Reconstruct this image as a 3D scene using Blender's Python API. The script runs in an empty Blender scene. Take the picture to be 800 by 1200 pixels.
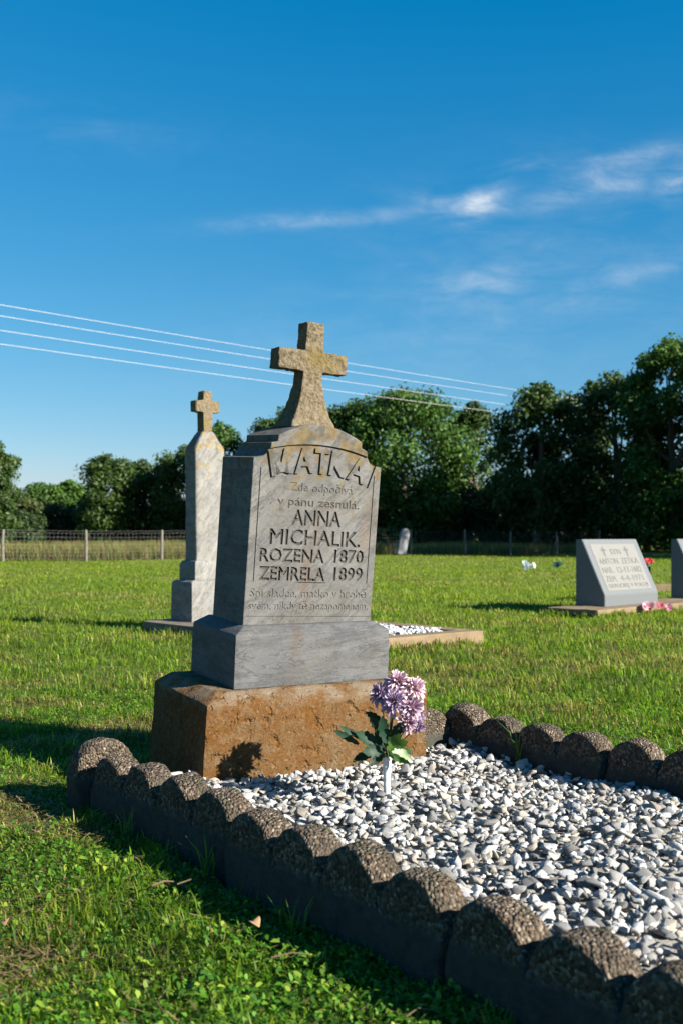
import bpy, bmesh, math, random
import numpy as np
from mathutils import Vector, Matrix, noise as mnoise

# ------------------------------------------------------------------ camera, sky, sun
scene = bpy.context.scene
C = scene.collection
F_PX, HOR, CAM_H = 1280.0, 628.0, 0.85          # focal length and horizon row in photo pixels, eye height
cam = bpy.data.cameras.new('camera'); cam_o = bpy.data.objects.new('camera', cam); C.objects.link(cam_o)
cam_o.location = (0, 0, CAM_H); cam_o.rotation_euler = (math.radians(90), 0, 0)
cam.sensor_fit = 'VERTICAL'; cam.sensor_height = 36; cam.sensor_width = 24
cam.lens = F_PX / 1200 * 36; cam.shift_y = (HOR - 600) / 1200
cam.clip_start = 0.05; cam.clip_end = 3000
cam.dof.use_dof = True; cam.dof.focus_distance = 3.75; cam.dof.aperture_fstop = 5.6
scene.camera = cam_o

SUN_AZ, SUN_EL = 119.5, 26.0                    # degrees clockwise from +Y, above horizon
az, el = math.radians(SUN_AZ), math.radians(SUN_EL)
SUN = Vector((math.sin(az)*math.cos(el), math.cos(az)*math.cos(el), math.sin(el)))
sl = bpy.data.lights.new('sun', 'SUN'); sl.energy = 5.0; sl.angle = math.radians(0.5); sl.color = (1, 0.93, 0.82)
so = bpy.data.objects.new('sun', sl); C.objects.link(so); so.rotation_euler = (-SUN).to_track_quat('-Z', 'Y').to_euler()
so.location = (20, -10, 20)
scene.view_settings.view_transform = 'Standard'; scene.view_settings.look = 'None'
scene.view_settings.exposure = 1.65; scene.view_settings.gamma = 1; scene.view_settings.use_curve_mapping = False

class NT:
    """tiny node helper"""
    def __init__(s, tree): s.t = tree; tree.nodes.clear()
    def n(s, typ, props=None, **inp):
        nd = s.t.nodes.new(typ)
        for k, v in (props or {}).items(): setattr(nd, k, v)
        for k, v in inp.items():
            key = int(k[1:]) if k[0] == 'i' and k[1:].isdigit() else k.replace('_', ' ')
            s.set(nd.inputs[key], v)
        return nd
    def set(s, sock, v):
        if isinstance(v, bpy.types.NodeSocket): s.t.links.new(v, sock)
        elif isinstance(v, bpy.types.Node): s.t.links.new(v.outputs[0], sock)
        else:
            if hasattr(sock.default_value, '__len__') and len(sock.default_value) == 4 and len(v) == 3: v = (*v, 1)
            sock.default_value = v
    def m(s, op, a, b=0.0, c=None, clamp=False):
        nd = s.n('ShaderNodeMath', {'operation': op, 'use_clamp': clamp}, i0=a, i1=b)
        if c is not None: s.set(nd.inputs[2], c)
        return nd.outputs[0]
    def mix(s, f, a, b, typ='MIX'):
        nd = s.t.nodes.new('ShaderNodeMix'); nd.data_type = 'RGBA'; nd.blend_type = typ
        s.set(nd.inputs[0], f); s.set(nd.inputs[6], a); s.set(nd.inputs[7], b)
        return nd.outputs[2]
    def ramp(s, f, stops, interp='LINEAR'):
        nd = s.t.nodes.new('ShaderNodeValToRGB'); nd.color_ramp.interpolation = interp
        e = nd.color_ramp.elements
        while len(e) < len(stops): e.new(0.5)
        for el_, (p, c) in zip(e, stops):
            el_.position = p; el_.color = (*c, 1) if hasattr(c, '__len__') else (c, c, c, 1)
        s.set(nd.inputs[0], f); return nd.outputs[0]
    def noise(s, vec, scale, detail=4, rough=.55, dist=0.0):
        return s.n('ShaderNodeTexNoise', None, Vector=vec, Scale=scale, Detail=detail, Roughness=rough, Distortion=dist).outputs[0]
    def vor(s, vec, scale, feature='F1', out=0):
        return s.n('ShaderNodeTexVoronoi', {'feature': feature}, Vector=vec, Scale=scale).outputs[out]
    def mapping(s, vec, rot=(0, 0, 0), sc=(1, 1, 1), loc=(0, 0, 0)):
        return s.n('ShaderNodeMapping', None, Vector=vec, Location=loc, Rotation=rot, Scale=sc).outputs[0]

# world: clear afternoon sky with thin cirrus
w = bpy.data.worlds.new('World'); scene.world = w; w.use_nodes = True
k = NT(w.node_tree)
sky = k.n('ShaderNodeTexSky', {'sky_type': 'NISHITA', 'sun_disc': False, 'sun_elevation': el, 'sun_rotation': az,
                               'air_density': 1.0, 'dust_density': 0.25, 'ozone_density': 3.5})
hsv0 = k.n('ShaderNodeHueSaturation', None, Hue=0.488, Saturation=1.25, Value=0.108, Color=sky.outputs[0])
hs = k.n('ShaderNodeSeparateColor', None, Color=hsv0.outputs[0])       # deeper, clearer blue: per channel gamma
GK = 1/(.05*2**1.65)
hsv = k.n('ShaderNodeCombineColor', None, Red=k.m('MULTIPLY', k.m('MAXIMUM', k.m('SUBTRACT', hs.outputs[0], .036), .002), 1.03*GK),
          Green=k.m('MULTIPLY', k.m('POWER', hs.outputs[1], .8), .9*GK), Blue=k.m('MULTIPLY', k.m('POWER', hs.outputs[2], .6), .99*GK))
dirv = k.n('ShaderNodeTexCoord').outputs['Generated']
sep = k.n('ShaderNodeSeparateXYZ', None, Vector=dirv)
ys = k.m('MAXIMUM', sep.outputs[1], 0.15)
U = k.m('DIVIDE', sep.outputs[0], ys); V = k.m('DIVIDE', sep.outputs[2], ys)
uv = k.n('ShaderNodeCombineXYZ', None, X=U, Y=V).outputs[0]
wv = k.n('ShaderNodeTexNoise', {'noise_dimensions': '3D'}, Vector=uv, Scale=5.0, Detail=3.0).outputs[1]
warp = k.n('ShaderNodeVectorMath', {'operation': 'MULTIPLY_ADD'}, i0=wv, i1=(.06, .03, 0), i2=uv).outputs[0]
fr = k.noise(k.mapping(warp, rot=(0, 0, -.2), sc=(8, 30, 1)), 1.0, 7, .62, .4)
fr = k.ramp(fr, [(.36, 0), (.72, 1)])
fine = k.ramp(k.noise(k.mapping(warp, rot=(0, 0, .5), sc=(30, 60, 1)), 1.0, 5, .65, .6), [(.3, .25), (.7, 1)])
tot = 0.0
for (px, py, a, b, rot, st) in [(560, 238, 30, 14, 25, 2.4), (500, 232, 40, 9, -5, .55), (370, 257, 150, 9, 4, .55), (735, 188, 85, 13, 10, .75),
                                (796, 212, 28, 14, 10, 1.6), (690, 222, 90, 14, 14, .85), (562, 332, 55, 18, 5, .65), (742, 322, 95, 12, 16, .6),
                                (612, 192, 34, 9, 0, .4), (520, 390, 330, 60, 6, .2), (90, 150, 180, 30, -8, .1), (640, 270, 260, 90, 10, .16)]:
    c, s_ = math.cos(math.radians(rot)), math.sin(math.radians(rot))
    du = k.m('SUBTRACT', U, (px-400)/F_PX); dv = k.m('SUBTRACT', V, (HOR-py)/F_PX)
    p = k.m('DIVIDE', k.m('ADD', k.m('MULTIPLY', du, c), k.m('MULTIPLY', dv, s_)), a/F_PX)
    q = k.m('DIVIDE', k.m('SUBTRACT', k.m('MULTIPLY', dv, c), k.m('MULTIPLY', du, s_)), b/F_PX)
    r2 = k.m('ADD', k.m('MULTIPLY', p, p), k.m('MULTIPLY', q, q))
    g_ = k.m('MULTIPLY', k.m('EXPONENT', k.m('MULTIPLY', r2, -1.0)), st)
    tot = k.m('ADD', g_, tot)
cl = k.m('MULTIPLY', k.m('MULTIPLY', tot, fr), fine, clamp=True)
cl = k.m('MULTIPLY', cl, .8)
skyc = k.mix(cl, hsv.outputs[0], (.78*GK, .86*GK, .93*GK))
bg = k.n('ShaderNodeBackground', None, Color=skyc, Strength=0.05)
k.n('ShaderNodeOutputWorld', None, Surface=bg.outputs[0])

# ------------------------------------------------------------------ helpers
rng = np.random.default_rng(7); random.seed(7)
def tag(o, label=None, cat=None, group=None, kind=None):
    if label: o['label'] = label
    if cat: o['category'] = cat
    if group: o['group'] = group
    if kind: o['kind'] = kind
    return o
def link(name, me, mat=None, parent=None, smooth=False):
    o = bpy.data.objects.new(name, me); C.objects.link(o)
    if mat is not None and not me.materials: me.materials.append(mat)
    if parent is not None: o.parent = parent
    if smooth:
        me.polygons.foreach_set('use_smooth', [True]*len(me.polygons)); me.set_sharp_from_angle(angle=math.radians(48))
    return o
def from_bm(name, bm, mat, parent=None, smooth=False):
    bmesh.ops.recalc_face_normals(bm, faces=bm.faces[:])
    me = bpy.data.meshes.new(name); bm.to_mesh(me); bm.free()
    return link(name, me, mat, parent, smooth)
def pydata(name, v, f, mat, parent=None, smooth=False):
    me = bpy.data.meshes.new(name); me.from_pydata(v, [], f); me.update()
    return link(name, me, mat, parent, smooth)
def empty(name, loc=(0, 0, 0), rz=0.0):
    o = bpy.data.objects.new(name, None); C.objects.link(o); o.location = loc; o.rotation_euler = (0, 0, rz)
    o.empty_display_size = .1; return o
def np_mesh(name, verts, loops, lstart, ltot, cols=None):
    me = bpy.data.meshes.new(name)
    me.vertices.add(len(verts)); me.vertices.foreach_set('co', np.ascontiguousarray(verts, np.float32).ravel())
    me.loops.add(len(loops)); me.loops.foreach_set('vertex_index', np.ascontiguousarray(loops, np.int32))
    me.polygons.add(len(lstart)); me.polygons.foreach_set('loop_start', np.ascontiguousarray(lstart, np.int32))
    try: me.polygons.foreach_set('loop_total', np.ascontiguousarray(ltot, np.int32))
    except Exception: pass
    me.update(calc_edges=True)
    if cols is not None:
        a = me.color_attributes.new('Col', 'FLOAT_COLOR', 'POINT')
        c4 = np.ones((len(verts), 4), np.float32); c4[:, :3] = cols
        a.data.foreach_set('color', c4.ravel())
    return me
def vnoise(x, y, f, seed=0):
    """smooth lattice noise 0..1"""
    x = np.asarray(x, float)*f+seed*17.3; y = np.asarray(y, float)*f-seed*9.1
    xi = np.floor(x).astype(np.int64); yi = np.floor(y).astype(np.int64); u = x-xi; v = y-yi
    u = u*u*(3-2*u); v = v*v*(3-2*v)
    def h(a, b):
        n = (a*374761393+b*668265263+seed*974711) & 0xffffffff; n = ((n ^ (n >> 13))*1274126177) & 0xffffffff
        return ((n ^ (n >> 16)) & 0xffff)/65535.0
    return (h(xi, yi)*(1-u)+h(xi+1, yi)*u)*(1-v)+(h(xi, yi+1)*(1-u)+h(xi+1, yi+1)*u)*v
def gz(x, y):
    """gentle unevenness of the lawn (metres)"""
    x = np.asarray(x, float); y = np.asarray(y, float)
    far = np.clip((y-12)/20, 0, 1)
    return (vnoise(x, y, .9, 1)-.5)*.03+((vnoise(x, y, 3.1, 2)-.5)*.026+(vnoise(x, y, 8.0, 3)-.5)*.016)*(1-far) + far*.06*np.sin(x*.23+y*.17)
def pix(px, py, z=0.0):
    t = (CAM_H-z)*F_PX/(py-HOR); return Vector(((px-400)/F_PX*t, t, z))
def at(px, py, Y):
    return Vector(((px-400)/F_PX*Y, Y, CAM_H+(HOR-py)/F_PX*Y))
def axes(yaw):      # right, back axes of things set out at this turn
    a = math.radians(yaw); return Vector((math.cos(a), math.sin(a), 0)), Vector((-math.sin(a), math.cos(a), 0))
def displace(bm, amp, freq, seed=0.0, octv=3):
    bm.normal_update()
    for v in bm.verts:
        n = mnoise.fractal(v.co*freq+Vector((seed, seed*.7, -seed)), 1.0, 2.0, octv)
        v.co += v.normal*amp*n
def loft_rect(rings, cuts=0, bev=0.0):
    """stack of rectangles (x0,x1,y0,y1,z) joined into a closed block"""
    bm = bmesh.new(); R = []
    for (x0, x1, y0, y1, z) in rings:
        R.append([bm.verts.new(p) for p in ((x0, y0, z), (x1, y0, z), (x1, y1, z), (x0, y1, z))])
    bm.faces.new(R[0][::-1]); bm.faces.new(R[-1])
    for a, b in zip(R, R[1:]):
        for i in range(4): bm.faces.new((a[i], a[(i+1) % 4], b[(i+1) % 4], b[i]))
    if bev:
        bmesh.ops.bevel(bm, geom=bm.edges[:], offset=bev, segments=2, profile=.6, affect='EDGES')
    if cuts:
        el_ = [e for e in bm.edges if e.calc_length() > .03]
        bmesh.ops.subdivide_edges(bm, edges=el_, cuts=cuts, use_grid_fill=True)
    return bm
def tube(bm, pts, rad, seg=8, cap=True):
    rings = []
    for i, p in enumerate(pts):
        d = (pts[min(i+1, len(pts)-1)]-pts[max(i-1, 0)]).normalized()
        a = d.orthogonal().normalized() if i == 0 else (rings_a - d*rings_a.dot(d)).normalized()
        rings_a = a; b = d.cross(a); r = rad[i] if hasattr(rad, '__len__') else rad
        rings.append([bm.verts.new(p+(a*math.cos(t)+b*math.sin(t))*r) for t in [2*math.pi*j/seg for j in range(seg)]])
    for A, B in zip(rings, rings[1:]):
        for j in range(seg): bm.faces.new((A[j], A[(j+1) % seg], B[(j+1) % seg], B[j]))
    if cap: bm.faces.new(rings[0][::-1]); bm.faces.new(rings[-1])

# ------------------------------------------------------------------ materials
def material(name, fn):
    m = bpy.data.materials.new(name); m.use_nodes = True; t = NT(m.node_tree)
    out = t.n('ShaderNodeOutputMaterial'); t.co = t.n('ShaderNodeTexCoord').outputs['Object']
    sh = fn(t); t.t.links.new(sh, out.inputs[0]); return m
def princ(t, col, rough=.8, bump=None, bs=.3, bd=.01, spec=.3, **kw):
    b = t.n('ShaderNodeBsdfPrincipled', None, Base_Color=col, Roughness=rough, **kw)
    t.set(b.inputs['Specular IOR Level'], spec)
    if bump is not None:
        bn = t.n('ShaderNodeBump', None, Strength=bs, Distance=bd, Height=bump); t.set(b.inputs['Normal'], bn.outputs[0])
    return b.outputs[0]
def foliage(t, gain=1.0, trans=.35, rough=.55):
    col = t.n('ShaderNodeVertexColor', {'layer_name': 'Col'}).outputs[0]
    if gain != 1.0: col = t.mix(1.0, col, (gain, gain, gain), 'MULTIPLY')
    p = princ(t, col, rough, spec=.25)
    tr = t.n('ShaderNodeBsdfTranslucent', None, Color=t.mix(1.0, col, (1.3, 1.4, .6), 'MULTIPLY'))
    return t.n('ShaderNodeMixShader', None, i0=trans, i1=p, i2=tr.outputs[0]).outputs[0]
M_LEAF = material('foliage', lambda t: foliage(t, 1.0, .2))
M_BLADE = material('grass_blade', lambda t: foliage(t, 1.0, .5))
def m_vcol(t): return princ(t, t.n('ShaderNodeVertexColor', {'layer_name': 'Col'}).outputs[0], .85,
                            t.noise(t.co, 60, 5, .7), .5, .01)
M_STONE = material('crushed_limestone', m_vcol)
def m_petal(t): 
    col = t.n('ShaderNodeVertexColor', {'layer_name': 'Col'}).outputs[0]
    p = princ(t, col, .6, spec=.2); tr = t.n('ShaderNodeBsdfTranslucent', None, Color=col)
    return t.n('ShaderNodeMixShader', None, i0=.3, i1=p, i2=tr.outputs[0]).outputs[0]
M_PETAL = material('fabric_petal', m_petal)
def m_soil(t):
    n1 = t.noise(t.co, 3, 5, .6); n2 = t.noise(t.co, 40, 5, .7); n3 = t.noise(t.co, .25, 4, .6)
    c = t.ramp(n2, [(.3, (.035, .045, .012)), (.5, (.07, .085, .02)), (.7, (.13, .12, .04))])
    c = t.mix(t.ramp(n1, [(.4, 0), (.65, .7)]), c, (.075, .12, .018))
    far = t.ramp(n3, [(.35, (.085, .135, .018)), (.6, (.125, .15, .032))])
    y = t.n('ShaderNodeSeparateXYZ', None, Vector=t.co).outputs[1]
    f = t.n('ShaderNodeMapRange', None, Value=y, i1=6.0, i2=22.0).outputs[0]
    return princ(t, t.mix(f, c, far), .95, n2, .6, .03, .1)
M_SOIL = material('lawn_soil', m_soil)
def m_marble(t, tint=(1, 1, 1), lichen_z=None, stain=True, gain=1.0, veinrot=(0, .75, .2)):
    v = t.mapping(t.co, rot=veinrot)
    wv_ = t.noise(t.mapping(v, sc=(3, 3, 9)), 1.0, 7, .62, .5)
    n1 = t.noise(t.co, 6, 6, .65); n2 = t.noise(t.co, 90, 4, .7)
    strk = t.noise(t.mapping(v, sc=(4, 4, 34)), 1.0, 6, .6, .5)
    c = t.ramp(wv_, [(.3, (.15, .153, .158)), (.5, (.20, .203, .205)), (.7, (.245, .247, .245))])
    c = t.mix(t.ramp(strk, [(.36, .55), (.5, 0)]), c, (.105, .108, .112))
    c = t.mix(t.ramp(n1, [(.45, 0), (.75, .55)]), c, (.20, .18, .145))
    c = t.mix(t.ramp(n2, [(.3, .35), (.5, 0)]), c, (.08, .08, .076))
    if stain:
        sx = t.noise(t.mapping(t.co, sc=(7, 7, 1.6)), 1.0, 5, .6)
        c = t.mix(t.ramp(sx, [(.58, 0), (.76, .55)]), c, (.19, .105, .045))
    for sc_, sd in (((1.6, 1.6, 9), 0.0), ((3, 3, 16), 4.0)):          # thin dark veins
        vn = t.m('ABSOLUTE', t.m('SUBTRACT', t.noise(t.mapping(v, sc=sc_, loc=(sd, sd, sd)), 1.0, 5, .6, .4), .5))
        c = t.mix(t.ramp(vn, [(0, .75), (.012, 0)]), c, (.085, .088, .093))
    gr = t.noise(t.mapping(t.co, sc=(3, 3, 5)), 3.0, 7, .7, .6)
    c = t.mix(t.ramp(gr, [(.5, 0), (.68, .6)]), c, (.085, .083, .076))
    c = t.mix(t.ramp(t.noise(t.co, 48, 6, .75), [(.56, 0), (.7, .45)]), c, (.30, .295, .28))
    if lichen_z is not None:
        z = t.n('ShaderNodeSeparateXYZ', None, Vector=t.co).outputs[2]
        f = t.n('ShaderNodeMapRange', None, Value=z, i1=lichen_z[0], i2=lichen_z[1]).outputs[0]
        ln = t.ramp(t.m('ADD', t.noise(t.co, 14, 6, .65), t.m('MULTIPLY', f, .22)), [(.66, 0), (.74, .85)])
        c2 = t.ramp(t.noise(t.co, 35, 4), [(.35, (.17, .10, .03)), (.6, (.215, .165, .06)), (.75, (.26, .23, .15))])
        c = t.mix(ln, c, c2)
        dg = t.ramp(t.m('ADD', t.noise(t.co, 22, 5, .6), t.m('MULTIPLY', f, .12)), [(.6, 0), (.72, .7)])
        c = t.mix(dg, c, (.07, .068, .055))
    c = t.mix(1.0, c, tuple(gain*x for x in tint), 'MULTIPLY')
    h = t.m('ADD', t.noise(t.co, 120, 5, .7), t.m('MULTIPLY', t.noise(t.co, 18, 4), 1.5))
    return princ(t, c, .75, h, .35, .006, .3)
M_DIE = material('weathered_marble_lichen', lambda t: m_marble(t, (1, .985, .95), (.30, .66), True, .52))
M_BLOCK = material('grey_veined_marble', lambda t: m_marble(t, (.97, 1, 1.03), None, True, .45, (0, .1, .1)))
M_OBEL = material('white_streaked_marble', lambda t: m_marble(t, (1.12, 1.1, 1.04), (1.05, 1.75), False, .78, (0, 1.0, .3)))
def m_rust(t):
    n1 = t.noise(t.co, 5, 6, .65); n2 = t.noise(t.co, 30, 6, .7); n3 = t.noise(t.co, 110, 4, .7)
    c = t.ramp(n1, [(.28, (.20, .15, .09)), (.42, (.185, .105, .042)), (.56, (.18, .08, .018)), (.75, (.22, .115, .03))])
    c = t.mix(t.ramp(n2, [(.5, 0), (.72, .75)]), c, (.27, .205, .125))
    c = t.mix(t.ramp(n3, [(.32, .85), (.47, 0)]), c, (.06, .037, .02))
    c = t.mix(t.ramp(t.noise(t.co, 75, 5, .75), [(.55, 0), (.68, .8)]), c, (.33, .25, .15))
    z = t.n('ShaderNodeSeparateXYZ', None, Vector=t.co).outputs[2]
    # pale worn rim along the top arris
    rim = t.m('MULTIPLY', t.n('ShaderNodeMapRange', None, Value=z, i1=-.055, i2=-.025).outputs[0], t.ramp(t.noise(t.co, 12, 4), [(.4, 0), (.6, .7)]))
    c = t.mix(1.0, t.mix(rim, c, (.30, .26, .20)), (.60, .58, .55), 'MULTIPLY')
    h = t.m('ADD', t.noise(t.co, 60, 6, .75), t.m('MULTIPLY', t.ramp(t.noise(t.co, 28, 3, .5), [(.28, 0), (.42, 1)]), 1.2))
    return princ(t, c, .95, h, .8, .012, .15)
M_RUST = material('rust_stained_concrete', m_rust)
def m_cross(t, tint=(1, 1, 1)):
    n1 = t.noise(t.co, 9, 6, .65); n3 = t.noise(t.co, 70, 5, .7)
    c = t.ramp(n3, [(.3, (.075, .06, .04)), (.48, (.20, .16, .105)), (.7, (.31, .26, .185))])
    c = t.mix(t.ramp(n1, [(.52, 0), (.64, .7)]), c, (.22, .165, .055))
    c = t.mix(t.ramp(t.noise(t.co, 22, 5, .6), [(.58, 0), (.7, .5)]), c, (.29, .26, .205))
    c = t.mix(1.0, c, tint, 'MULTIPLY')
    h = t.m('ADD', t.noise(t.co, 90, 5, .75), t.m('MULTIPLY', t.noise(t.co, 35, 3), 1.4))
    return princ(t, c, .95, h, .9, .012, .12)
M_CROSS = material('lichened_aggregate', lambda t: m_cross(t, (.70, .70, .69)))
def m_edging(t):
    cell = t.vor(t.co, 130, 'F1', 1); d = t.vor(t.co, 130)
    bw = t.n('ShaderNodeSeparateColor', None, Color=cell).outputs[0]
    c = t.ramp(bw, [(0, (.06, .047, .035)), (.5, (.135, .105, .078)), (.8, (.20, .155, .115)), (1, (.36, .31, .25))])
    c = t.mix(t.ramp(t.noise(t.co, 9, 5, .6), [(.45, 0), (.7, .6)]), c, (.085, .075, .064))
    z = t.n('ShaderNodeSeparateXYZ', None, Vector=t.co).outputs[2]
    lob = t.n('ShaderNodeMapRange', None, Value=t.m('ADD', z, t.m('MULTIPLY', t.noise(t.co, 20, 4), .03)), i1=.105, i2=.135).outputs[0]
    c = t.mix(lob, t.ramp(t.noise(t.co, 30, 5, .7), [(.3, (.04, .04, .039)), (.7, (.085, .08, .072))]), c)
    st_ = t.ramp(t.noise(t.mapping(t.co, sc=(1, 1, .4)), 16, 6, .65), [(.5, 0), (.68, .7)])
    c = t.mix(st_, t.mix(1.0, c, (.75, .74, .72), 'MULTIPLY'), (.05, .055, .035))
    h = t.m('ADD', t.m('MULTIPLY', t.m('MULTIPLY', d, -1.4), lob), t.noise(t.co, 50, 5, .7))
    return princ(t, c, .95, h, .9, .012, .12)
M_EDGE = material('exposed_aggregate', m_edging)
def m_conc(t, a=(.30, .23, .15), b=(.42, .34, .24)):
    n = t.noise(t.co, 4, 6, .65); f = t.noise(t.co, 60, 5, .7)
    c = t.mix(t.ramp(n, [(.35, 0), (.65, 1)]), a, b)
    c = t.mix(t.ramp(f, [(.3, .6), (.5, 0)]), c, (.14, .11, .08))
    return princ(t, c, .9, f, .5, .01, .2)
M_CURB = material('tan_concrete_curb', lambda t: m_conc(t, (.14, .10, .058), (.205, .152, .092)))
M_CURBG = material('grey_concrete_curb', lambda t: m_conc(t, (.11, .092, .074), (.17, .145, .115)))
M_GRANITE = material('blue_grey_granite', lambda t: princ(t, t.ramp(t.noise(t.co, 140, 4, .8), [(.3, (.066, .076, .084)), (.6, (.108, .118, .125))]), .55, t.noise(t.co, 80, 3), .1, .004, .4))
M_PANEL = material('pale_polished_panel', lambda t: princ(t, t.ramp(t.noise(t.co, 60, 4, .7), [(.3, (.135, .135, .127)), (.7, (.165, .165, .155))]), .5))
M_INK = material('grey_lettering', lambda t: princ(t, t.ramp(t.noise(t.co, 30, 3), [(.35, (.075, .078, .078)), (.65, (.11, .113, .113))]), .8))
def plain(name, col, rough=.8, var=.25, scale=20, metallic=0.0):
    return material(name, lambda t: princ(t, t.ramp(t.noise(t.co, scale, 5, .65), [(.3, tuple(x*(1-var) for x in col)), (.7, tuple(x*(1+var) for x in col))]), rough, t.noise(t.co, scale*3, 4), .3, .01, .3, Metallic=metallic))
M_GROOVE = plain('grimy_cut_stone', (.05, .047, .042), .95, .4, 60)
M_BARK = plain('bark', (.10, .08, .06), .95, .4, 5)
M_POST = plain('weathered_wood_post', (.13, .118, .10), .9, .25, 9)
M_WIRE = plain('galvanised_wire', (.13, .13, .13), .5, .1, 3)
M_CABLE = plain('aluminium_cable', (.4, .4, .4), .5, .05, 3)
M_VASE = plain('white_plastic', (.6, .6, .585), .4, .04, 8)
M_STEM = plain('green_plastic_stem', (.03, .08, .025), .5, .2, 20)
M_DRY = plain('dry_leaf', (.28, .17, .085), .8, .25, 40)
M_TWIG = plain('twig', (.10, .065, .04), .9, .3, 60)
M_FARW = plain('far_white_stone', (.15, .158, .17), .7, .1, 6)

# ------------------------------------------------------------------ ground
def build_ground():
    xs = np.concatenate([-np.geomspace(6, 900, 40)[::-1], np.linspace(-5.8, 5.8, 194), np.geomspace(6, 900, 40)])
    ys = np.concatenate([-np.geomspace(1, 300, 20)[::-1], np.linspace(0, 14, 234), np.geomspace(14.2, 1500, 70)])
    X, Y = np.meshgrid(xs, ys); Z = gz(X, Y)*np.clip(1-(Y-150)/100, 0, 1)
    v = np.stack([X, Y, Z], -1).reshape(-1, 3); nx, ny = len(xs), len(ys)
    i, j = np.meshgrid(np.arange(nx-1), np.arange(ny-1)); a = (j*nx+i).ravel()
    q = np.stack([a, a+1, a+nx+1, a+nx], -1)
    me = np_mesh('lawn', v, q.ravel(), np.arange(len(q))*4, np.full(len(q), 4))
    o = link('lawn', me, M_SOIL, None, True); tag(o, kind='structure')
build_ground()

# ------------------------------------------------------------------ layout of the plots
ROW = 36.0; RR, RB = axes(ROW)                 # the scalloped plot
LOBE = 0.2
L0 = Vector((-.76, 3.335, 0))                  # outer face start of left row, at the head
def along(P, d): return P - RB*d               # towards the foot
WID = 1.42                                     # between outer face of left row and inner face of right row
HEAD_R = L0 + RR*WID
foot = 3.25
# polygons kept free of grass (x, y)
def quad(P, r, b, w, d): return [P, P+r*w, P+r*w+b*d, P+b*d]
PLOT = [along(L0, -.05), along(L0, foot), along(L0, foot)+RR*(WID+.09), along(L0, -.05)+RR*(WID+.09)]
R31, B31 = axes(31.0)
P_O = Vector((-.35374, 3.6, CAM_H-.50798))     # front left foot of the marble block
BASEQ = quad(P_O-R31*.14-B31*.08, R31, B31, .86, .46)
R41, B41 = axes(41.0)
OB_N = Vector((-.04, 7.665, 0))                # near corner of the obelisk plot
OBQ = quad(OB_N, R41, B41, 1.55, 2.6)
R45, B45 = axes(45.0)
SZ = .085; SF = pix(708, 711.3, SZ)
SL_N = SF-R45*.50-B45*.22; SL_N.z = 0
SLQ = quad(SL_N, R45, B45, 5, .62)
def inside(poly, x, y):
    ok = np.ones(len(x), bool); n = len(poly)
    for i in range(n):
        a, b = poly[i], poly[(i+1) % n]
        ok &= ((b.x-a.x)*(y-a.y)-(b.y-a.y)*(x-a.x)) > 0
    return ok

# ------------------------------------------------------------------ grass
def blade_mesh(name, P, H, W, head, bend, col, tipcol):
    """curved blades of 2 segments: 5 verts, 2 faces each"""
    n = len(P); d = np.stack([np.cos(head), np.sin(head), np.zeros(n)], -1); s = np.stack([-np.sin(head), np.cos(head), np.zeros(n)], -1)
    up = np.array([0, 0, 1.0])
    mid = P+d*(bend*H*.35)[:, None]+up*(H*.6)[:, None]
    tip = P+d*(bend*H)[:, None]+up*(H*np.clip(1-.35*bend**2, .25, 1))[:, None]
    w2 = (W*.5)[:, None]
    v = np.stack([P-s*w2, P+s*w2, mid+s*w2*.85, mid-s*w2*.85, tip], 1).reshape(-1, 3)
    b = np.arange(n)*5
    loops = np.stack([b, b+1, b+2, b+3, b+3, b+2, b+4], -1).ravel()
    ls = np.stack([np.arange(n)*7, np.arange(n)*7+4], -1).ravel(); lt = np.tile([4, 3], n)
    c = np.stack([col*.8, col*.8, col, col, tipcol], 1).reshape(-1, 3)  # roots darkened in the vertex colour, painted shade at the blade foot
    return np_mesh(name, v, loops, ls, lt, c)
def patch(x, y, f, s):   # cheap smooth random field 0..1
    return .6*vnoise(x, y, f*.5, int(s*3)+5)+.4*vnoise(x, y, f*1.3, int(s*3)+9)
def grass_cols(n, x, y, dry):
    g = np.array([[.085, .145, .012], [.125, .18, .016], [.055, .11, .013], [.165, .20, .022]])
    t = np.array([[.26, .20, .09], [.19, .135, .06], [.34, .28, .15], [.15, .095, .045]])
    hue = vnoise(x, y, 4.0, 21)*.6+vnoise(x, y, 11.0, 22)*.4
    c = .93*g[np.clip((hue*4+rng.normal(0, .9, n)-.2), 0, 3.99).astype(int)]*(0.45+.7*rng.random(n)+.7*(vnoise(x, y, 6.0, 23)-.35))[:, None]
    isd = rng.random(n) < dry
    c[isd] = t[rng.integers(0, 4, isd.sum())]*(0.6+.6*rng.random(isd.sum()))[:, None]
    return np.clip(c, .008, 1)*np.array([1.2, 1.38, .82])
def scatter(n, y0, y1, half=.42, power=.3):
    """points in a widening strip in front of the camera, density falling with distance"""
    u = rng.random(n); y = (y0**power+u*(y1**power-y0**power))**(1/power)
    x = (rng.random(n)*2-1)*(half*y+.35)
    return x, y
def keep(x, y):
    k_ = np.ones(len(x), bool)
    for q in (PLOT, BASEQ, OBQ, SLQ): k_ &= ~inside(q, x, y)
    return k_
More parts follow.
